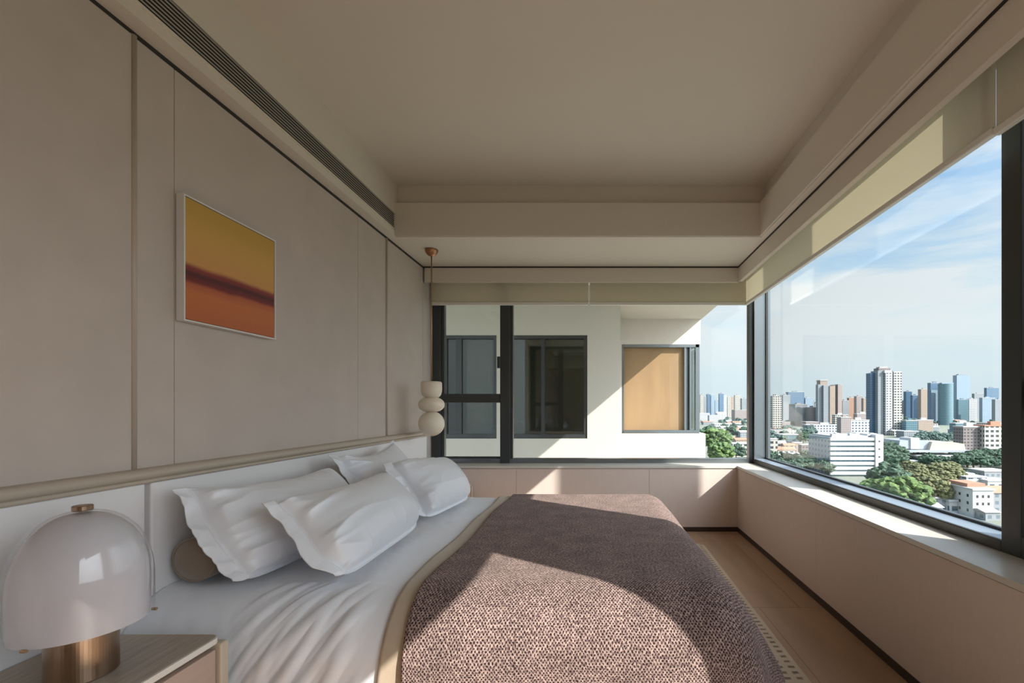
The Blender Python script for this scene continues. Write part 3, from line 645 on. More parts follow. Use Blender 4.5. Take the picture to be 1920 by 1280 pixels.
# ================================================================== outside
GZ = -45.0; HT = CAMZ-GZ
def facade(name, wall, glass_c, pu=3.2, pv=3.1, fu=0.55, fv=0.5, rough=0.75, wr=0.25, amt=0.10):
    m = bpy.data.materials.new(name); m.use_nodes = True; nt = m.node_tree; N = nt.nodes.new; L = nt.links.new
    wall = tuple(0.62*(c*0.82+0.18*(sum(wall)/3)) for c in wall); glass_c = tuple(0.75*c for c in glass_c)
    p = nt.nodes['Principled BSDF']; tc = N('ShaderNodeTexCoord'); sp = N('ShaderNodeSeparateXYZ'); L(tc.outputs['UV'], sp.inputs[0])
    def cell(sock, pitch, fill):
        d = N('ShaderNodeMath'); d.operation = 'DIVIDE'; L(sock, d.inputs[0]); d.inputs[1].default_value = pitch
        f = N('ShaderNodeMath'); f.operation = 'FRACT'; L(d.outputs[0], f.inputs[0])
        c = N('ShaderNodeMath'); c.operation = 'SUBTRACT'; L(f.outputs[0], c.inputs[0]); c.inputs[1].default_value = 0.5
        a = N('ShaderNodeMath'); a.operation = 'ABSOLUTE'; L(c.outputs[0], a.inputs[0])
        l = N('ShaderNodeMath'); l.operation = 'LESS_THAN'; L(a.outputs[0], l.inputs[0]); l.inputs[1].default_value = fill/2
        return l.outputs[0]
    mu = N('ShaderNodeMath'); mu.operation = 'MULTIPLY'; L(cell(sp.outputs[0], pu, fu), mu.inputs[0]); L(cell(sp.outputs[1], pv, fv), mu.inputs[1])
    # only on upright faces
    ge = N('ShaderNodeNewGeometry'); s2 = N('ShaderNodeSeparateXYZ'); L(ge.outputs['True Normal'], s2.inputs[0])
    ab = N('ShaderNodeMath'); ab.operation = 'ABSOLUTE'; L(s2.outputs[2], ab.inputs[0])
    lt = N('ShaderNodeMath'); lt.operation = 'LESS_THAN'; L(ab.outputs[0], lt.inputs[0]); lt.inputs[1].default_value = 0.5
    m2 = N('ShaderNodeMath'); m2.operation = 'MULTIPLY'; L(mu.outputs[0], m2.inputs[0]); L(lt.outputs[0], m2.inputs[1])
    nz = N('ShaderNodeTexNoise'); nz.inputs['Scale'].default_value = 0.12; nz.inputs['Detail'].default_value = 5; L(tc.outputs['Object'], nz.inputs['Vector'])
    v = N('ShaderNodeMixRGB'); L(nz.outputs[0], v.inputs[0]); v.inputs[1].default_value = (*[c*(1-amt) for c in wall], 1); v.inputs[2].default_value = (*[min(1, c*(1+amt)) for c in wall], 1)
    mx = N('ShaderNodeMixRGB'); L(m2.outputs[0], mx.inputs[0]); L(v.outputs[0], mx.inputs[1]); mx.inputs[2].default_value = (*glass_c, 1)
    L(mx.outputs[0], p.inputs['Base Color'])
    rr = N('ShaderNodeMapRange'); L(m2.outputs[0], rr.inputs[0]); rr.inputs[3].default_value = rough; rr.inputs[4].default_value = wr; L(rr.outputs[0], p.inputs['Roughness'])
    p.inputs['Specular IOR Level'].default_value = 0.35
    return m
F = {}
F['white'] = facade('white rendered facade', (0.80, 0.82, 0.86), (0.10, 0.14, 0.20), 5.0, 4.2, 0.55, 0.5)
F['cream'] = facade('cream tiled facade', (0.78, 0.75, 0.68), (0.07, 0.08, 0.09), 4.8, 4.4, 0.62, 0.5)
F['grey'] = facade('grey concrete facade', (0.42, 0.46, 0.50), (0.20, 0.25, 0.30), 3.4, 3.1, 0.5, 0.5)
F['tan'] = facade('tan tiled facade', (0.55, 0.42, 0.33), (0.30, 0.27, 0.26), 3.0, 3.1, 0.45, 0.5)
F['pink'] = facade('pink grey tiled facade', (0.52, 0.43, 0.41), (0.25, 0.25, 0.29), 3.0, 3.1, 0.5, 0.5)
F['orange'] = facade('orange tiled facade', (0.62, 0.33, 0.20), (0.32, 0.25, 0.22), 3.0, 3.1, 0.4, 0.5)
F['blue'] = facade('blue glass curtain wall', (0.20, 0.31, 0.44), (0.12, 0.22, 0.35), 3.6, 3.8, 0.8, 0.7, 0.4, 0.12)
F['deep'] = facade('deep blue glass curtain wall', (0.11, 0.20, 0.31), (0.06, 0.14, 0.25), 3.2, 3.8, 0.8, 0.75, 0.4, 0.12)
F['teal'] = facade('teal glass curtain wall', (0.20, 0.34, 0.40), (0.11, 0.23, 0.29), 3.4, 3.8, 0.8, 0.6, 0.4, 0.12)
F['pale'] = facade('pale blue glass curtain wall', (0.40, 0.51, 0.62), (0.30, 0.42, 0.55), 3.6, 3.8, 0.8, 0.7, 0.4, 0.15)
F['brown'] = facade('brown apartment facade', (0.36, 0.30, 0.29), (0.10, 0.10, 0.12), 3.2, 3.0, 0.6, 0.5)
M['roof_white'] = mat('white roof sheet', (0.56, 0.58, 0.60), 0.6)
M['roof_grey'] = mat('grey flat roof', (0.42, 0.42, 0.42), 0.8, var=(0.3, 0.2, (1, 1, 1)))
M['roof_orange'] = mat('orange roof tiles', (0.40, 0.21, 0.14), 0.8, var=(0.5, 0.25, (1, 1, 1)))
M['render_white'] = mat('white outside render', (0.62, 0.57, 0.52), 0.85, spec=0.2, var=(1.2, 0.03, (1, 1, 1)))
M['render_plain'] = mat('plain white render', (0.56, 0.58, 0.60), 0.7)
M['silver'] = mat('silver cladding', (0.34, 0.38, 0.42), 0.4)
M['hull'] = mat('pale sand cladding', (0.46, 0.42, 0.36), 0.6)
M['conc'] = mat('pale concrete', (0.60, 0.60, 0.57), 0.8)
M['room_dark'] = mat('grey plaster inside', (0.42, 0.42, 0.38), 0.9)
M['curtain_grey'] = mat('grey green curtain', (0.28, 0.27, 0.25), 0.9)
M['tan_screen'] = mat('tan woven window blind', (0.31, 0.205, 0.115), 0.85, spec=0.2, var=(2.5, 0.16, (2.0, 1, 0.5)))
def leaf_mat(name, c, c2):
    m = bpy.data.materials.new(name); m.use_nodes = True; nt = m.node_tree; N = nt.nodes.new; L = nt.links.new
    p = nt.nodes['Principled BSDF']; p.inputs['Roughness'].default_value = 0.75; p.inputs['Specular IOR Level'].default_value = 0.2
    tc = N('ShaderNodeTexCoord'); nz = N('ShaderNodeTexNoise'); nz.inputs['Scale'].default_value = 0.55; nz.inputs['Detail'].default_value = 6; nz.inputs['Roughness'].default_value = 0.7; L(tc.outputs['Object'], nz.inputs['Vector'])
    r = N('ShaderNodeValToRGB'); L(nz.outputs[0], r.inputs[0]); r.color_ramp.elements[0].position = 0.38; r.color_ramp.elements[0].color = (*c, 1); r.color_ramp.elements[1].position = 0.62; r.color_ramp.elements[1].color = (*c2, 1)
    L(r.outputs[0], p.inputs['Base Color']); return m
M['leaf_bright'] = leaf_mat('bright green foliage', (0.035, 0.07, 0.025), (0.16, 0.24, 0.085))
M['leaf_dark'] = leaf_mat('dark green foliage', (0.03, 0.06, 0.045), (0.09, 0.15, 0.095))
M['leaf_olive'] = leaf_mat('olive green foliage', (0.09, 0.105, 0.05), (0.19, 0.195, 0.10))
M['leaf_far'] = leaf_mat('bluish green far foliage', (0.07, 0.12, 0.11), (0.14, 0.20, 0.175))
M['bark'] = mat('grey brown bark', (0.16, 0.12, 0.09), 0.9)
M['ground'] = mat('city ground', (0.20, 0.22, 0.18), 0.95, var=(0.012, 0.35, (1, 1, 1)))

g = MB().box(-2500, 6000, -300, 9000, GZ-2, GZ).build('ground', M['ground'], None, (0, 0, 0)); tag(g, kind='structure')

# --- unseen column added to block the sun: its shade falls on the sill and the end wall
struct('trim_sun_blocker', M['render_white'], (4.35, 4.70, 1.08, 1.74, GZ, 9.0))

# --- the facing wing of the same tower
ob = empty('facing_wing', (-1, 8, GZ), 'white facing wing of the tower with dark framed windows and an overhanging upper storey', 'building')
NP, DP = 7.6, 9.2; CX_ = 0.39
zt_, zb2 = 2.39, 0.635
boxes('wall', M['render_white'], ob, (-6, -3.4, NP, NP+0.25, GZ, 3.0), (-1.71, -1.56, NP, NP+0.25, zb2, zt_), (-0.17, CX_, NP, NP+0.25, zb2, zt_),
      (-3.4, CX_, NP, NP+0.25, zt_, 3.0), (-3.4, CX_, NP, NP+0.25, GZ, zb2), (CX_-0.25, CX_, NP+0.25, DP, GZ, 3.0))
boxes('recessed_wall', M['render_white'], ob, (CX_, 2.12, DP, DP+0.3, 2.46, 3.0), (CX_, 0.50, DP, DP+0.3, 0.63, 2.46), (CX_, 2.21, DP-0.05, DP+1.5, GZ, 0.63), (1.9, 2.12, DP+0.3, DP+3, 2.46, 3.0))
boxes('overhang', M['render_white'], ob, (-6, 2.14, 4.9, 13, 2.98, 9.0))
boxes('side_wall', M['render_white'], ob, (1.9, 2.12, DP+1.2, 13, GZ, 3.0))
def opp_window(x0, x1, y, z0, z1, mull, dark=M['frame']):
    w = 0.055
    fr = boxes('window_frame', dark, ob, (x0, x0+w, y+0.02, y+0.14, z0, z1), (x1-w, x1, y+0.02, y+0.14, z0, z1), (x0+w, x1-w, y+0.02, y+0.14, z1-w, z1), (x0+w, x1-w, y+0.02, y+0.14, z0, z0+w*1.3), *[(m0, m1, y+0.05, y+0.13, z0+w, z1-w) for m0, m1 in mull])
    boxes('glass_pane', M['city_glass'], fr, (x0+w, x1-w, y+0.09, y+0.096, z0+w, z1-w))
    return fr
opp_window(-3.4, -1.71, NP, zb2, zt_, [(-2.63, -2.57), (-2.42, -2.32)])
opp_window(-1.56, -0.17, NP, zb2, zt_, [(-0.96, -0.90), (-0.235, -0.225)])
boxes('room_inside', M['room_dark'], ob, (-3.5, CX_-0.26, NP+1.9, NP+1.95, 0.1, 2.9), (-3.55, -3.45, NP+0.26, NP+1.9, 0.1, 2.9), (-3.5, CX_-0.26, NP+0.26, NP+1.95, 0.05, 0.12), (-3.5, CX_-0.26, NP+0.26, NP+1.95, 2.72, 2.8), (-1.66, -1.60, NP+0.26, NP+1.9, 0.1, 2.8), (-0.9, CX_-0.3, NP+1.2, NP+1.9, 2.25, 2.72))
boxes('curtain', M['curtain_grey'], ob, (-1.50, -1.22, NP+0.3, NP+0.36, 0.15, 2.6), (-3.3, -2.75, NP+0.3, NP+0.36, 0.15, 2.6), (-2.3, -1.85, NP+0.3, NP+0.36, 0.15, 2.6))
fr = boxes('window_frame', M['grey_frame'], ob, (0.50, 0.545, DP+0.02, DP+0.15, 0.63, 2.46), (0.545, 2.09, DP+0.0, DP+0.15, 2.40, 2.46), (0.545, 2.09, DP-0.02, DP+0.15, 0.63, 0.70),
           (1.79, 1.83, DP+0.02, DP+0.15, 0.70, 2.40), (1.90, 1.93, DP+0.02, DP+0.15, 0.70, 2.40), (2.02, 2.10, DP, DP+0.12, 0.66, 2.46), (1.83, 1.90, DP+0.14, DP+0.16, 0.70, 2.40))
boxes('corner_window_post', M['grey_frame'], ob, (2.03, 2.10, DP+1.1, DP+1.2, 0.66, 2.46))
boxes('glass_pane', M['city_glass'], fr, (2.06, 2.066, DP+0.12, DP+1.1, 0.7, 2.4), (1.93, 2.02, DP+0.06, DP+0.066, 0.7, 2.4))
boxes('window_blind', M['tan_screen'], ob, (0.545, 1.79, DP+0.09, DP+0.11, 0.70, 2.40))
boxes('room_inside', M['room_dark'], ob, (0.5, 1.9, DP+1.1, DP+1.15, 0.63, 2.46))

# --- city helpers: px = where its base meets the ground far below, read off as a distance
def dist(yb): return HT*FPX/(yb-764.0)
def Xd(px, D): return (px-1120)/FPX*D
def Zd(py, D): return CAMZ-(py-764)/FPX*D
def block(name, x0, x1, yt, yb, m, label, xm=None, dep=None, roof=None, group=None, cat='building', extras=None, parent=None):
    """x0..x1 seen span, xm where the shaded side ends and the front begins"""
    D = dist(yb)
    if xm is None: xm = x0 + (x1-x0)*0.22
    X0, X1 = Xd(xm, D), Xd(x1, D); Zt = Zd(yt, D)
    if dep is None:
        dep = max(12.0, min(60.0, D*((xm-1120)/(x0-1120)-1)))
    if parent is None:
        t = empty(name, ((X0+X1)/2, D+dep/2, GZ), label, cat, group)
    else: t = parent
    MB().box(X0, X1, D, D+dep, GZ, Zt).build('walls', m, t)
    rm = roof or M['roof_grey']
    MB().box(X0-0.4, X1+0.4, D-0.4, D+dep+0.4, Zt, Zt+1.2).build('roof_parapet', rm, t)
    w = X1-X0
    MB().box(X0+w*0.3, X0+w*0.62, D+dep*0.3, D+dep*0.6, Zt+1.2, Zt+4.5).build('roof_housing', m if roof is None else rm, t)
    return t, D, dep, X0, X1, Zt

towers = [
 (1441, 1466, 743, 806, 'cream', 1449, 'cream apartment block at the left edge of the wide window'),
 (1462, 1482, 741, 792, 'grey', 1468, 'thin grey tower just right of the cream block by the window edge'),
 (1473, 1508, 735, 786, 'blue', 1478, 'broad blue glass slab low on the skyline, left of the brown tower'),
 (1479, 1514, 758, 798, 'grey', 1491, 'grey blue mid-rise in front of the broad blue slab'),
 (1510, 1533, 764, 799, 'pink', 1520, 'small pinkish block touching the left side of the brown tower'),
 (1505, 1524, 746, 786, 'pale', 1510, 'hazy block behind the small pinkish block'),
 (1575, 1592, 751, 790, 'grey', 1580, 'dark grey block right behind the brown tower'),
 (1588, 1603, 746, 789, 'orange', 1592, 'narrow orange tiled block between grey and pink ones'),
 (1601, 1618, 743, 790, 'pink', 1606, 'pink grey block right of the narrow orange one'),
 (1615, 1640, 747, 791, 'tan', 1619, 'tan block half hidden behind the tall white-striped tower'),
 (1694, 1710, 734, 786, 'deep', 1699, 'narrow deep blue tower right of the tall white-striped tower'),
 (1707, 1724, 741, 787, 'deep', 1711, 'second deep blue tower with a stepped top'),
 (1721, 1743, 730, 790, 'tan', 1727, 'brown grey tower beside the blue glass office pair'),
 (1739, 1766, 718, 796, 'blue', 1745, 'left half of the blue glass office pair, with a paler inset front'),
 (1792, 1816, 749, 790, 'teal', 1797, 'teal grey block below the tallest hazy tower'),
 (1814, 1832, 748, 790, 'white', 1817, 'slim white block right of the teal grey block'),
 (1822, 1845, 738, 785, 'grey', 1827, 'grey tower behind the slim white block'),
 (1845, 1873, 727, 782, 'blue', 1850, 'blue tower standing highest at the right edge of the view'),
 (1838, 1866, 746, 791, 'pale', 1842, 'pale grey blue block with a sloping roof near the right mullion'),
 (1862, 1892, 749, 793, 'grey', 1866, 'grey block cut off by the dark mullion'),
]
for x0, x1, yt, yb, mk, xm, lab in towers:
    block('tower_block', x0, x1, yt, yb, F[mk], lab, xm, roof=None)

# tall hazy tower
D = dist(788); X0, X1 = Xd(1794, D), Xd(1822, D)
t = empty('office_tower', ((X0+X1)/2, D, GZ), 'tallest hazy blue office tower behind the right-hand glass buildings', 'building')
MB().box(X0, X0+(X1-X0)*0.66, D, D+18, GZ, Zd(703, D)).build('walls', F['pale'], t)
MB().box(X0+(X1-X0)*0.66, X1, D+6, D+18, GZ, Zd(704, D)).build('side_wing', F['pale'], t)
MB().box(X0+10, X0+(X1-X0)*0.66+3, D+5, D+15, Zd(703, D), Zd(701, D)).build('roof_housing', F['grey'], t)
# curved teal tower
D = dist(797); X0, X1 = Xd(1768, D), Xd(1793, D); w = X1-X0
t = empty('office_tower', ((X0+X1)/2, D+20, GZ), 'right half of the blue glass office pair, with a gently curved teal front', 'building')
m_ = MB(); n = 14; H = Zd(719, D)
pts = [(X0+w*k/n, D+9-9*math.sin(PI*k/n)) for k in range(n+1)]
for k in range(n):
    a, b = pts[k], pts[k+1]; l0 = w*k/n; l1 = w*(k+1)/n
    m_.add([(a[0], a[1], GZ), (b[0], b[1], GZ), (b[0], b[1], H), (a[0], a[1], H)], [(0, 1, 2, 3)], [[(l0, 0), (l1, 0), (l1, H-GZ), (l0, H-GZ)]])
m_.add([(p[0], p[1], H) for p in pts]+[(X1, D+18, H), (X0, D+18, H)], [tuple(range(n+3))])
m_.box(X0, X1, D+9, D+18, GZ, H-0.1)
m_.build('curved_walls', F['teal'], t)
MB().box(X0+2, X1-2, D+6, D+16, H, H+3).build('roof_crown', F['pale'], t)
# inset of blue office
D = dist(796)-1.0; MB().box(Xd(1746, D), Xd(1763, D), D, D+4, GZ, Zd(731, D)).build('front_inset', F['pale'], None, (Xd(1754, D), D, GZ))
ins = bpy.data.objects['front_inset']
for o in bpy.data.objects:
    if o.get('label', '').startswith('left half of the blue glass office pair'):
        ins.location -= o.location; ins.parent = o
# brown tower
D = dist(800)
t = empty('apartment_tower', (Xd(1558, D), D+20, GZ), 'tall brown and tan apartment tower with a box on its roof', 'building')
def bx_(name, m, x0, x1, yt, y_off, dep, p):
    MB().box(Xd(x0, D), Xd(x1, D), D+y_off, D+y_off+dep, GZ, Zd(yt, D)).build(name, m, p)
bx_('left_wing', F['grey'], 1537, 1546, 720, 8, 12, t); bx_('core', F['grey'], 1545, 1556, 722, 2, 20, t)  # grey walls put the shade of the tower's left part into colour
bx_('front_wing', F['tan'], 1556, 1566, 723, 0, 20, t); bx_('middle_wing', F['brown'], 1565, 1572, 721, 8, 14, t); bx_('right_wing', F['pink'], 1572, 1577, 720, 2, 18, t); bx_('end_wing', F['tan'], 1577, 1584, 722, 12, 10, t)
MB().box(Xd(1542, D), Xd(1555, D), D+10, D+28, Zd(724, D), Zd(713, D)).build('roof_box', F['tan'], t); MB().box(Xd(1541, D), Xd(1556, D), D+9, D+29, Zd(713, D), Zd(711.5, D)).build('roof_cap', M['roof_grey'], t)
# striped tall tower
D = dist(816)
t = empty('apartment_tower', (Xd(1665, D), D+20, GZ), 'tallest white and cream striped apartment tower in the middle of the city view', 'building')
bx_('left_wing', F['deep'], 1640, 1650, 698, 12, 12, t); bx_('side_wing', F['grey'], 1649, 1660, 694, 4, 20, t)
bx_('centre_bay', F['white'], 1661, 1673, 697, 0, 22, t); bx_('dark_strip', F['deep'], 1672, 1678, 694, 5, 18, t); bx_('right_bay', F['cream'], 1677, 1691.5, 696, 1, 22, t)
MB().box(Xd(1652, D), Xd(1674, D), D+6, D+20, Zd(697, D), Zd(689, D)).build('crown', F['brown'], t); MB().box(Xd(1659, D), Xd(1672, D), D-0.5, D+8, Zd(699, D), Zd(694, D)).build('crown_band', M['roof_white'], t)
MB().box(Xd(1655, D), Xd(1670, D), D+8, D+18, Zd(689, D), Zd(686.5, D)).build('crown_top', M['roof_grey'], t)

# mid distance blocks
mids = [
 (1524, 1574, 797, 815, 'white', 1526, 'low white block with a long roof under the brown tower', 'roof_white'),
 (1570, 1596, 783, 822, 'pink', 1577, 'grey pink block right of the long white roof', None),
 (1588, 1630, 788, 821, 'white', 1596, 'white apartment block in front of the tall striped tower', 'roof_grey'),
 (1600, 1634, 776, 806, 'pink', 1607, 'block with cluttered white roof sheds left of the striped tower', 'roof_white'),
 (1560, 1590, 778, 803, 'cream', 1566, 'cream low-rise at the foot of the brown tower', 'roof_white'),
 (1694, 1721, 789, 817, 'teal', 1699, 'green grey block at the right foot of the striped tower', None),
 (1718, 1750, 788, 814, 'tan', 1722, 'low tan block with white ground floor beside the green grey block', 'roof_white'),
 (1786, 1830, 794, 822, 'teal', 1792, 'teal grey low-rise among the trees behind the riverside hall', 'roof_white'),
]
for x0, x1, yt, yb, mk, xm, lab, rf in mids:
    block('city_block', x0, x1, yt, yb, F[mk], lab, xm, roof=M[rf] if rf else None)
block('apartment_slab', 1800, 1846, 801, 856, F['brown'], 'dark brown apartment slab at the right, left of the cream one with rows of windows', 1806, roof=M['roof_grey'])
block('apartment_slab', 1838, 1905, 799, 857, F['cream'], 'cream apartment slab with rows of dark windows beside the dark mullion', 1846, roof=M['roof_orange'])
random.seed(11)
# scattered small houses, every one with walls and a roof
def house(x0, x1, yt, yb, wm, rm, label, group=None, gable=True, dep=None):
    D = dist(yb); X0, X1 = Xd(x0, D), Xd(x1, D); Z = Zd(yt, D); dep = dep or max(7, (X1-X0)*0.8)
    t = empty('house', ((X0+X1)/2, D+dep/2, GZ), label, 'house', group)
    hz = GZ+(Z-GZ)*0.78 if gable else Z-0.6
    MB().box(X0, X1, D, D+dep, GZ, hz).build('walls', wm, t)
    if gable:
        ym = D+dep/2
        MB().add([(X0-.5, D-.5, hz), (X1+.5, D-.5, hz), (X1+.5, D+dep+.5, hz), (X0-.5, D+dep+.5, hz), (X0-.5, ym, Z), (X1+.5, ym, Z)],
                 [(0, 1, 5, 4), (2, 3, 4, 5), (0, 4, 3), (1, 2, 5), (3, 2, 1, 0)]).build('roof', rm, t)
    else: MB().box(X0-.4, X1+.4, D-.4, D+dep+.4, hz, Z).build('roof', rm, t)
    return t
W_, O_, G_ = M['roof_white'], M['roof_orange'], M['roof_grey']
hs = [
 (1442, 1458, 822, 862, 'cream', W_, 0, 'pale house with white roof in the lower left corner of the city view'),
 (1464, 1502, 814, 832, 'teal', W_, 0, 'long low house with a bright white flat roof left of the white office block'),
 (1457, 1474, 826, 846, 'cream', W_, 1, 'small house with white roof below the long flat-roofed one'),
 (1471, 1492, 831, 850, 'cream', O_, 1, 'house with orange roof left of the white office block'),
 (1490, 1504, 829, 848, 'tan', W_, 0, 'little tan house with white flat roof beside the orange-roofed one'),
 (1459, 1491, 838, 862, 'cream', O_, 1, 'wide cream house with orange ridge roof at the lower left of the city view'),
 (1476, 1501, 849, 870, 'cream', W_, 1, 'white roofed shed in front of the wide cream house'),
 (1503, 1521, 833, 860, 'brown', G_, 0, 'brown house touching the shaded side of the white office block'),
 (1464, 1490, 806, 820, 'cream', W_, 0, 'yellowish low shed under the trees left'),
 (1779, 1800, 883, 903, 'white', W_, 1, 'white shed right of the olive tree'),
 (1797, 1826, 887, 909, 'white', W_, 0, 'long white workshop behind the white house'),
 (1812, 1850, 893, 915, 'white', W_, 0, 'wide white workshop roof behind the white house'),
 (1846, 1892, 882, 905, 'grey', W_, 0, 'grey shed with white roof by the dark mullion'),
 (1852, 1895, 900, 918, 'white', G_, 0, 'low grey-roofed shed right of the white workshops'),
 (1718, 1764, 930, 957, 'grey', G_, 0, 'grey flat-roofed house at the bottom of the view, below the olive tree'),
 (1748, 1790, 926, 960, 'grey', G_, 1, 'grey house with a ridge roof left of the white house'),
 (1780, 1796, 937, 962, 'white', W_, 0, 'narrow white annex against the left side of the white house'),
 (1752, 1768, 945, 972, 'white', W_, 1, 'tiny white shed at the lower window edge'),
 (1862, 1905, 913, 962, 'grey', O_, 1, 'house with orange roof right of the white house'),
 (1848, 1875, 956, 976, 'grey', G_, 1, 'dark shed in front of the white house'),
]
for x0, x1, yt, yb, wk, rm, gb, lab in hs:
    house(x0, x1, yt, yb, F[wk], rm, lab, gable=bool(gb))
# white house with two rows of windows
D = dist(970); X0, X1 = Xd(1824, D), Xd(1863, D); dep = 14; Zt = Zd(919, D)
t = empty('house', ((X0+X1)/2, D+7, GZ), 'white four-storey house with small square windows at the lower right of the city view', 'house')
MB().box(X0, X1, D, D+dep, GZ, Zt).build('walls', M['render_plain'], t)
MB().box(X0-.5, X1+.5, D-.5, D+dep+.5, Zt, Zt+0.7).build('roof_edge', M['roof_grey'], t); MB().box(X0+1, X1, D+4, D+dep, Zt+0.7, Zt+2.2).build('roof_shed', O_, t)
for r in range(3):
    for c in range(3):
        zz = Zt-2.6-r*3.1; xx = X0+(X1-X0)*(0.22+0.27*c)
        MB().box(xx-0.45, xx+0.45, D-0.06, D+0.1, zz-0.6, zz+0.6).build('window', M['frame'], t)
for r in range(3):
    for c in range(3):
        zz = Zt-2.6-r*3.1; yy = D+2.6+4.2*c
        MB().box(X0-0.06, X0+0.1, yy-0.5, yy+0.5, zz-0.6, zz+0.6).build('window', M['frame'], t)
# white office block with horizontal bands
D = dist(893); X0, X1 = Xd(1558, D), Xd(1655, D); dep = 32; Zt = Zd(820, D)
t = empty('office_block', ((X0+X1)/2, D+16, GZ), 'big white office block with long horizontal white bands across its front', 'building')
MB().box(X0, X1-5, D+1.2, D+dep, GZ, Zt).build('walls', facade('shaded white block wall', (0.62, 0.68, 0.76), (0.20, 0.26, 0.34), 4.5, 3.6, 0.4, 0.42), t)  # blue-grey wall colour holds the shade of the white side
MB().box(X1-5.2, X1, D-0.8, D+dep, GZ+4, Zt+2.0).build('end_pier', M['render_plain'], t)
nb = 8; hb_ = (Zt-GZ)/nb
for k in range(nb):
    z = GZ+hb_*(k+1)
    MB().box(X0-0.4, X1-5, D-0.2, D+1.4, z-hb_*0.62, z).build('band', M['render_plain'], t)
MB().box(X0, X1-5, D+0.9, D+1.25, GZ, Zt-0.5).build('window_wall', F['teal'], t)
for k in range(4): MB().box(X1-3.2, X1-2.2, D-0.9, D-0.7, Zt-3-5.2*k, Zt-2-5.2*k).build('pier_window', M['frame'], t)
MB().box(X0+2, X1-8, D+3, D+dep-1, Zt, Zt+1.0).build('roof', M['roof_grey'], t)
for k in range(9): xx = X0+3+k*4.0; MB().box(xx, xx+2.2, D+4+(k % 3)*3, D+7+(k % 3)*3, Zt+1.0, Zt+2.2+0.5*(k % 2)).build('roof_unit', M['roof_white'] if k % 2 else M['conc'], t)
# riverside hall
D = dist(868)
t = empty('exhibition_hall', (Xd(1755, D), D+15, GZ), 'low silver hall with a pale sand tapered hull and a thin canopy, among trees', 'building')
def quad_prism(pts, y0, y1, name, m):
    n = len(pts); MB().add([(x, y0, z) for x, z in pts]+[(x, y1, z) for x, z in pts], [tuple(range(n)), tuple(range(n, 2*n))[::-1]]+[(i, (i+1) % n, (i+1) % n+n, i+n) for i in range(n)]).build(name, m, t)
P2 = lambda x, y: (Xd(x, D), Zd(y, D))
quad_prism([P2(1743, 844), P2(1811, 844), P2(1808, 832), P2(1790, 829), P2(1748, 828)], D, D+22, 'hull', M['hull'])
quad_prism([P2(1689, 841), P2(1746, 843), P2(1750, 827), P2(1727, 825), P2(1692, 826)], D+3, D+24, 'silver_wing', M['silver'])
MB().box(Xd(1711, D), Xd(1727, D), D+2, D+16, Zd(842, D), Zd(821, D)).build('stair_tower', M['render_plain'], t)
MB().box(Xd(1690, D), Xd(1816, D), D-3, D+20, Zd(847, D), Zd(843.5, D)).build('terrace_slab', M['silver'], t)
MB().box(Xd(1712, D), Xd(1797, D), D-6, D+10, Zd(855, D), Zd(852.5, D)).build('canopy', M['roof_white'], t)
MB().box(Xd(1725, D), Xd(1795, D), D+2, D+16, GZ, Zd(852, D)).build('glazed_base', F['teal'], t)
# road
rd = MB().box(Xd(1450, 352), Xd(2050, 352), 352, 362, GZ, GZ+4.2).build('elevated_road', M['conc'], None, (Xd(1700, 352), 357, GZ)); tag(rd, 'pale elevated road running straight across behind the bright green tree', 'road')

# skyline in the end window
sk = [
 (1312, 1319, 740, 783, 'cream', 1313, 'cream tower touching the facing wing in the end window'),
 (1317, 1325, 745, 782, 'grey', 1319, 'grey tower second from the facing wing'),
 (1324, 1332, 739, 782, 'blue', 1326, 'blue grey tower with a spiky top in the end window'),
 (1331, 1340, 741, 782, 'pale', 1333, 'pale tower beside the blue grey one in the end window'),
 (1339, 1348, 750, 781, 'pale', 1341, 'lower hazy block in the end window'),
 (1347, 1357, 738, 783, 'blue', 1349, 'tall blue tower in the middle of the end window gap'),
 (1356, 1363, 741, 782, 'white', 1357, 'slim white tower right of the tall blue one'),
 (1362, 1370, 744, 782, 'cream', 1364, 'cream tower with grey side in the end window'),
 (1369, 1377, 744, 781, 'tan', 1370, 'tan slab tower in the end window'),
 (1376, 1389, 741, 783, 'cream', 1378, 'wide cream tower left of the corner post'),
 (1388, 1406, 747, 784, 'grey', 1391, 'grey block partly behind the corner post'),
]
for x0, x1, yt, yb, mk, xm, lab in sk: block('tower_block', x0, x1, yt, yb, F[mk], lab, xm)
eh = [
 (1312, 1331, 774, 789, 'white', W_, 0, 'white low-rise under the grey tower in the end window'),
 (1330, 1346, 778, 791, 'white', W_, 0, 'second white low-rise in the end window'),
 (1345, 1362, 772, 786, 'white', W_, 1, 'white roofed house under the tall blue tower'),
 (1378, 1404, 768, 790, 'pink', W_, 0, 'pinkish low block left of the corner post'),
 (1340, 1374, 794, 806, 'white', W_, 0, 'long white roof amid the trees in the end window'),
 (1362, 1379, 819, 834, 'tan', O_, 1, 'house with bright orange roof in the end window'),
 (1380, 1410, 821, 838, 'tan', O_, 1, 'house with dull red roof by the corner post'),
 (1374, 1410, 831, 856, 'cream', W_, 0, 'cream house with white roof at the bottom of the end window'),
]
for x0, x1, yt, yb, wk, rm, gb, lab in eh: house(x0, x1, yt, yb, F[wk], rm, lab, gable=bool(gb))

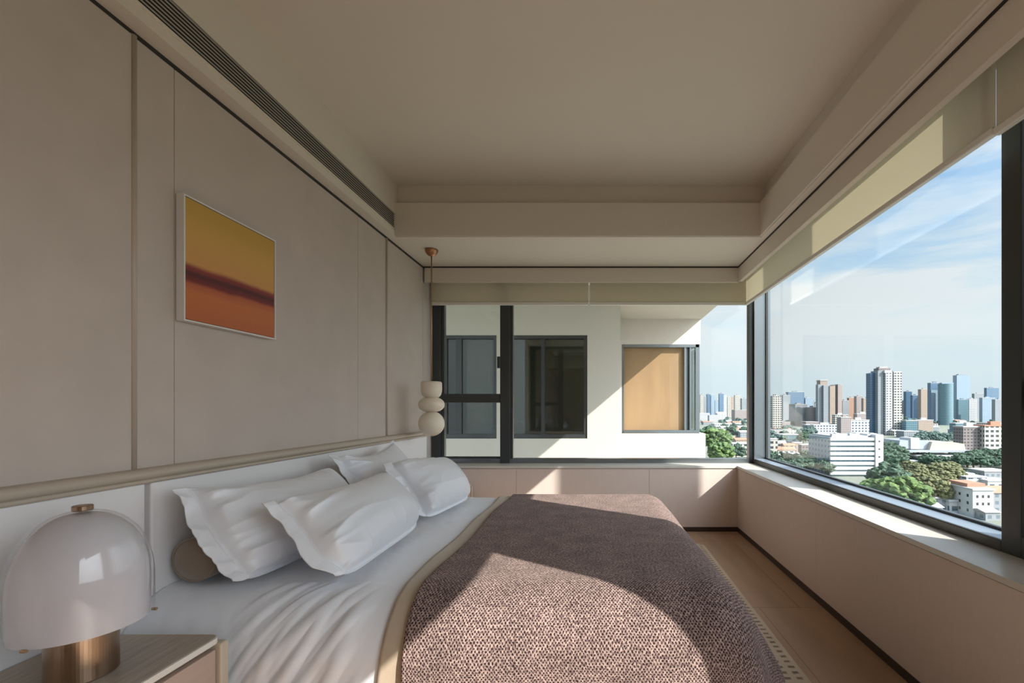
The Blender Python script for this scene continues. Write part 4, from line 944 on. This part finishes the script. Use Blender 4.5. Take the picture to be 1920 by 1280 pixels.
# far filler skyline, one object each
random.seed(5)
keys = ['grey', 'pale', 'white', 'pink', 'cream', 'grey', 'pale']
for k in range(46):
    px = 1425+k*10.4+random.uniform(-3, 3); wpx = random.uniform(7, 14); D = random.uniform(2300, 3400)
    yt = random.uniform(748, 760)
    X0, X1 = Xd(px, D), Xd(px+wpx, D); m_ = MB().box(X0, X1, D, D+60, GZ, Zd(yt, D)).box(X0+8, X0+20, D+5, D+30, Zd(yt, D), Zd(yt-1.5, D))
    o = m_.build('distant_tower', F[random.choice(keys)], None, ((X0+X1)/2, D+30, GZ)); tag(o, 'small distant tower on the hazy horizon line', 'building', 'small towers along the horizon')
for k in range(14):
    px = 1316+k*6.6; D = random.uniform(2300, 3200); yt = random.uniform(750, 760); X0, X1 = Xd(px, D), Xd(px+random.uniform(4, 9), D)
    o = MB().box(X0, X1, D, D+60, GZ, Zd(yt, D)).box(X0+4, X0+12, D+5, D+30, Zd(yt, D), Zd(yt-1.5, D)).build('distant_tower', F[random.choice(keys)], None, ((X0+X1)/2, D+30, GZ)); tag(o, 'small distant tower on the hazy horizon line', 'building', 'small towers along the horizon')
# small low houses between the trees
random.seed(21)
for k in range(70):
    D = random.uniform(620, 1500); px = random.uniform(1440, 1880) if k % 4 else random.uniform(1315, 1405)
    yb = 764+HT*FPX/D; hpx = random.uniform(8, 14)*FPX/D; w_ = random.uniform(14, 34)*FPX/D
    house(px, px+w_, yb-hpx, yb, F[random.choice(['white', 'cream', 'pink', 'grey'])], random.choice([W_, W_, G_, O_]), 'small low house among the trees at the foot of the skyline', 'low houses at the foot of the skyline', gable=k % 2 == 0)

# ------------------------------------------------------------------ trees
def crown_mesh(name, seed, n, R, H, r0, r1, sub=2):
    random.seed(seed); bm = bmesh.new()
    for i in range(n):
        th = random.uniform(0, 2*PI); ph = math.acos(random.uniform(-0.55, 1)); rr_ = random.uniform(0.55, 1.0)
        c = Vector((R*rr_*math.sin(ph)*math.cos(th), R*rr_*math.sin(ph)*math.sin(th), H*0.62+H*0.38*rr_*math.cos(ph)))
        r = random.uniform(r0, r1)
        res = bmesh.ops.create_icosphere(bm, subdivisions=sub, radius=r)
        for v_ in res['verts']:
            d = noise.noise(v_.co*1.3+c)*0.55+noise.noise(v_.co*3.5+c)*0.35
            v_.co = v_.co*(1+d); v_.co.z *= 0.8; v_.co += c
    me = bpy.data.meshes.new(name); bm.to_mesh(me); bm.free(); return me
def trunk_mesh(h, r):
    bm = bmesh.new(); bmesh.ops.create_cone(bm, cap_ends=True, segments=8, radius1=r, radius2=r*0.6, depth=h)
    for v_ in bm.verts: v_.co.z += h/2
    me = bpy.data.meshes.new('trunk'); bm.to_mesh(me); bm.free(); me.materials.append(M['bark']); return me
protos = {}
for key, mk, sd in (('bright', 'leaf_bright', 1), ('dark', 'leaf_dark', 2), ('olive', 'leaf_olive', 3), ('far', 'leaf_far', 4)):
    big = crown_mesh('crown', sd, 300 if key in ('bright', 'olive') else 90, 5.5, 12.5, 0.5 if key in ('bright', 'olive') else 1.0, 1.15 if key in ('bright', 'olive') else 1.7, 2 if key != 'far' else 1)
    big.materials.append(M[mk]); protos[key] = (big, trunk_mesh(8.5, 0.4))
def tree(px, yb, hpx, key, label, group=None, wide=1.0):
    D = dist(yb); h = hpx*D/FPX; s = h/12.8
    r = empty('tree', (Xd(px, D), D, GZ), label, 'tree', group)
    r.scale = (s*wide, s*wide, s); r.rotation_euler = (0, 0, random.uniform(0, 6.28))
    for nm, me in (('crown', protos[key][0]), ('trunk', protos[key][1])):
        o = bpy.data.objects.new(nm, me); COL.objects.link(o); o.parent = r
    return r
random.seed(33)
big = [
 (1650, 975, 78, 'bright', 'bright green tree at the lower window edge, left one of the big leafy pair', 1.1),
 (1690, 985, 92, 'bright', 'tallest bright green tree in the wide window, right one of the big leafy pair', 1.2),
 (1665, 930, 60, 'dark', 'dark green tree behind the two bright green ones', 1.2),
 (1630, 955, 52, 'bright', 'bright green tree below the white office block', 1.1),
 (1752, 955, 62, 'olive', 'round olive-yellow tree left of the white house', 1.1),
 (1785, 950, 48, 'olive', 'smaller olive tree touching the white house', 1.0),
 (1725, 945, 45, 'olive', 'brownish olive tree between the green pair and the round olive tree', 1.0),
 (1340, 862, 60, 'bright', 'big bright green tree at the corner of the facing wing', 1.2),
 (1352, 880, 52, 'bright', 'yellow-green tree at the bottom of the end window', 1.1),
 (1328, 850, 50, 'dark', 'dark tree half hidden by the facing wing', 1.1),
 (1380, 868, 36, 'dark', 'dark green tree left of the corner post', 1.0),
]
for px, yb, hp, key, lab, wd in big: tree(px, yb, hp, key, lab, None, wd)
def trees(x0, x1, ya, yb, n, hm, key, label, group):
    for k in range(n):
        y = random.uniform(ya, yb); D = dist(y); tree(random.uniform(x0, x1), y, random.uniform(*hm)*FPX/D, key, label, group, random.uniform(1.0, 1.35))
trees(1655, 1705, 850, 885, 14, (11, 17), 'dark', 'dark green tree between the white office block and the silver hall', 'trees beside the silver hall')
trees(1712, 1800, 862, 880, 16, (7, 10), 'dark', 'low dark tree under the canopy of the silver hall', 'low trees under the silver hall')
trees(1795, 1895, 868, 884, 20, (9, 13), 'dark', 'tree in the green row below the apartment slabs at the right', 'row of trees at the right')
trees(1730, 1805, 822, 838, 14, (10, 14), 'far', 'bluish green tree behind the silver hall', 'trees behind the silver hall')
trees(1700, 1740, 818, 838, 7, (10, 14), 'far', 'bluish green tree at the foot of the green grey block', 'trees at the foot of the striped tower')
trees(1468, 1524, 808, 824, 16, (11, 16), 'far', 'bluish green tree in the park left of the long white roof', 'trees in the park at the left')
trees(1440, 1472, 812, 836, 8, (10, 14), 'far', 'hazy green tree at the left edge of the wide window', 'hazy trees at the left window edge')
trees(1500, 1524, 826, 836, 4, (10, 14), 'dark', 'dark tree against the shaded side of the white office block', 'trees by the office block side')
trees(1440, 1560, 872, 892, 22, (9, 13), 'dark', 'dark green tree along the lower left edge of the wide window', 'trees along the lower window edge')
trees(1705, 1790, 896, 925, 16, (8, 13), 'olive', 'dull olive tree on the slope behind the round olive tree', 'olive trees on the slope')
trees(1780, 1880, 893, 897, 7, (4, 6), 'dark', 'small tree beside the white workshops', 'small trees by the workshops')
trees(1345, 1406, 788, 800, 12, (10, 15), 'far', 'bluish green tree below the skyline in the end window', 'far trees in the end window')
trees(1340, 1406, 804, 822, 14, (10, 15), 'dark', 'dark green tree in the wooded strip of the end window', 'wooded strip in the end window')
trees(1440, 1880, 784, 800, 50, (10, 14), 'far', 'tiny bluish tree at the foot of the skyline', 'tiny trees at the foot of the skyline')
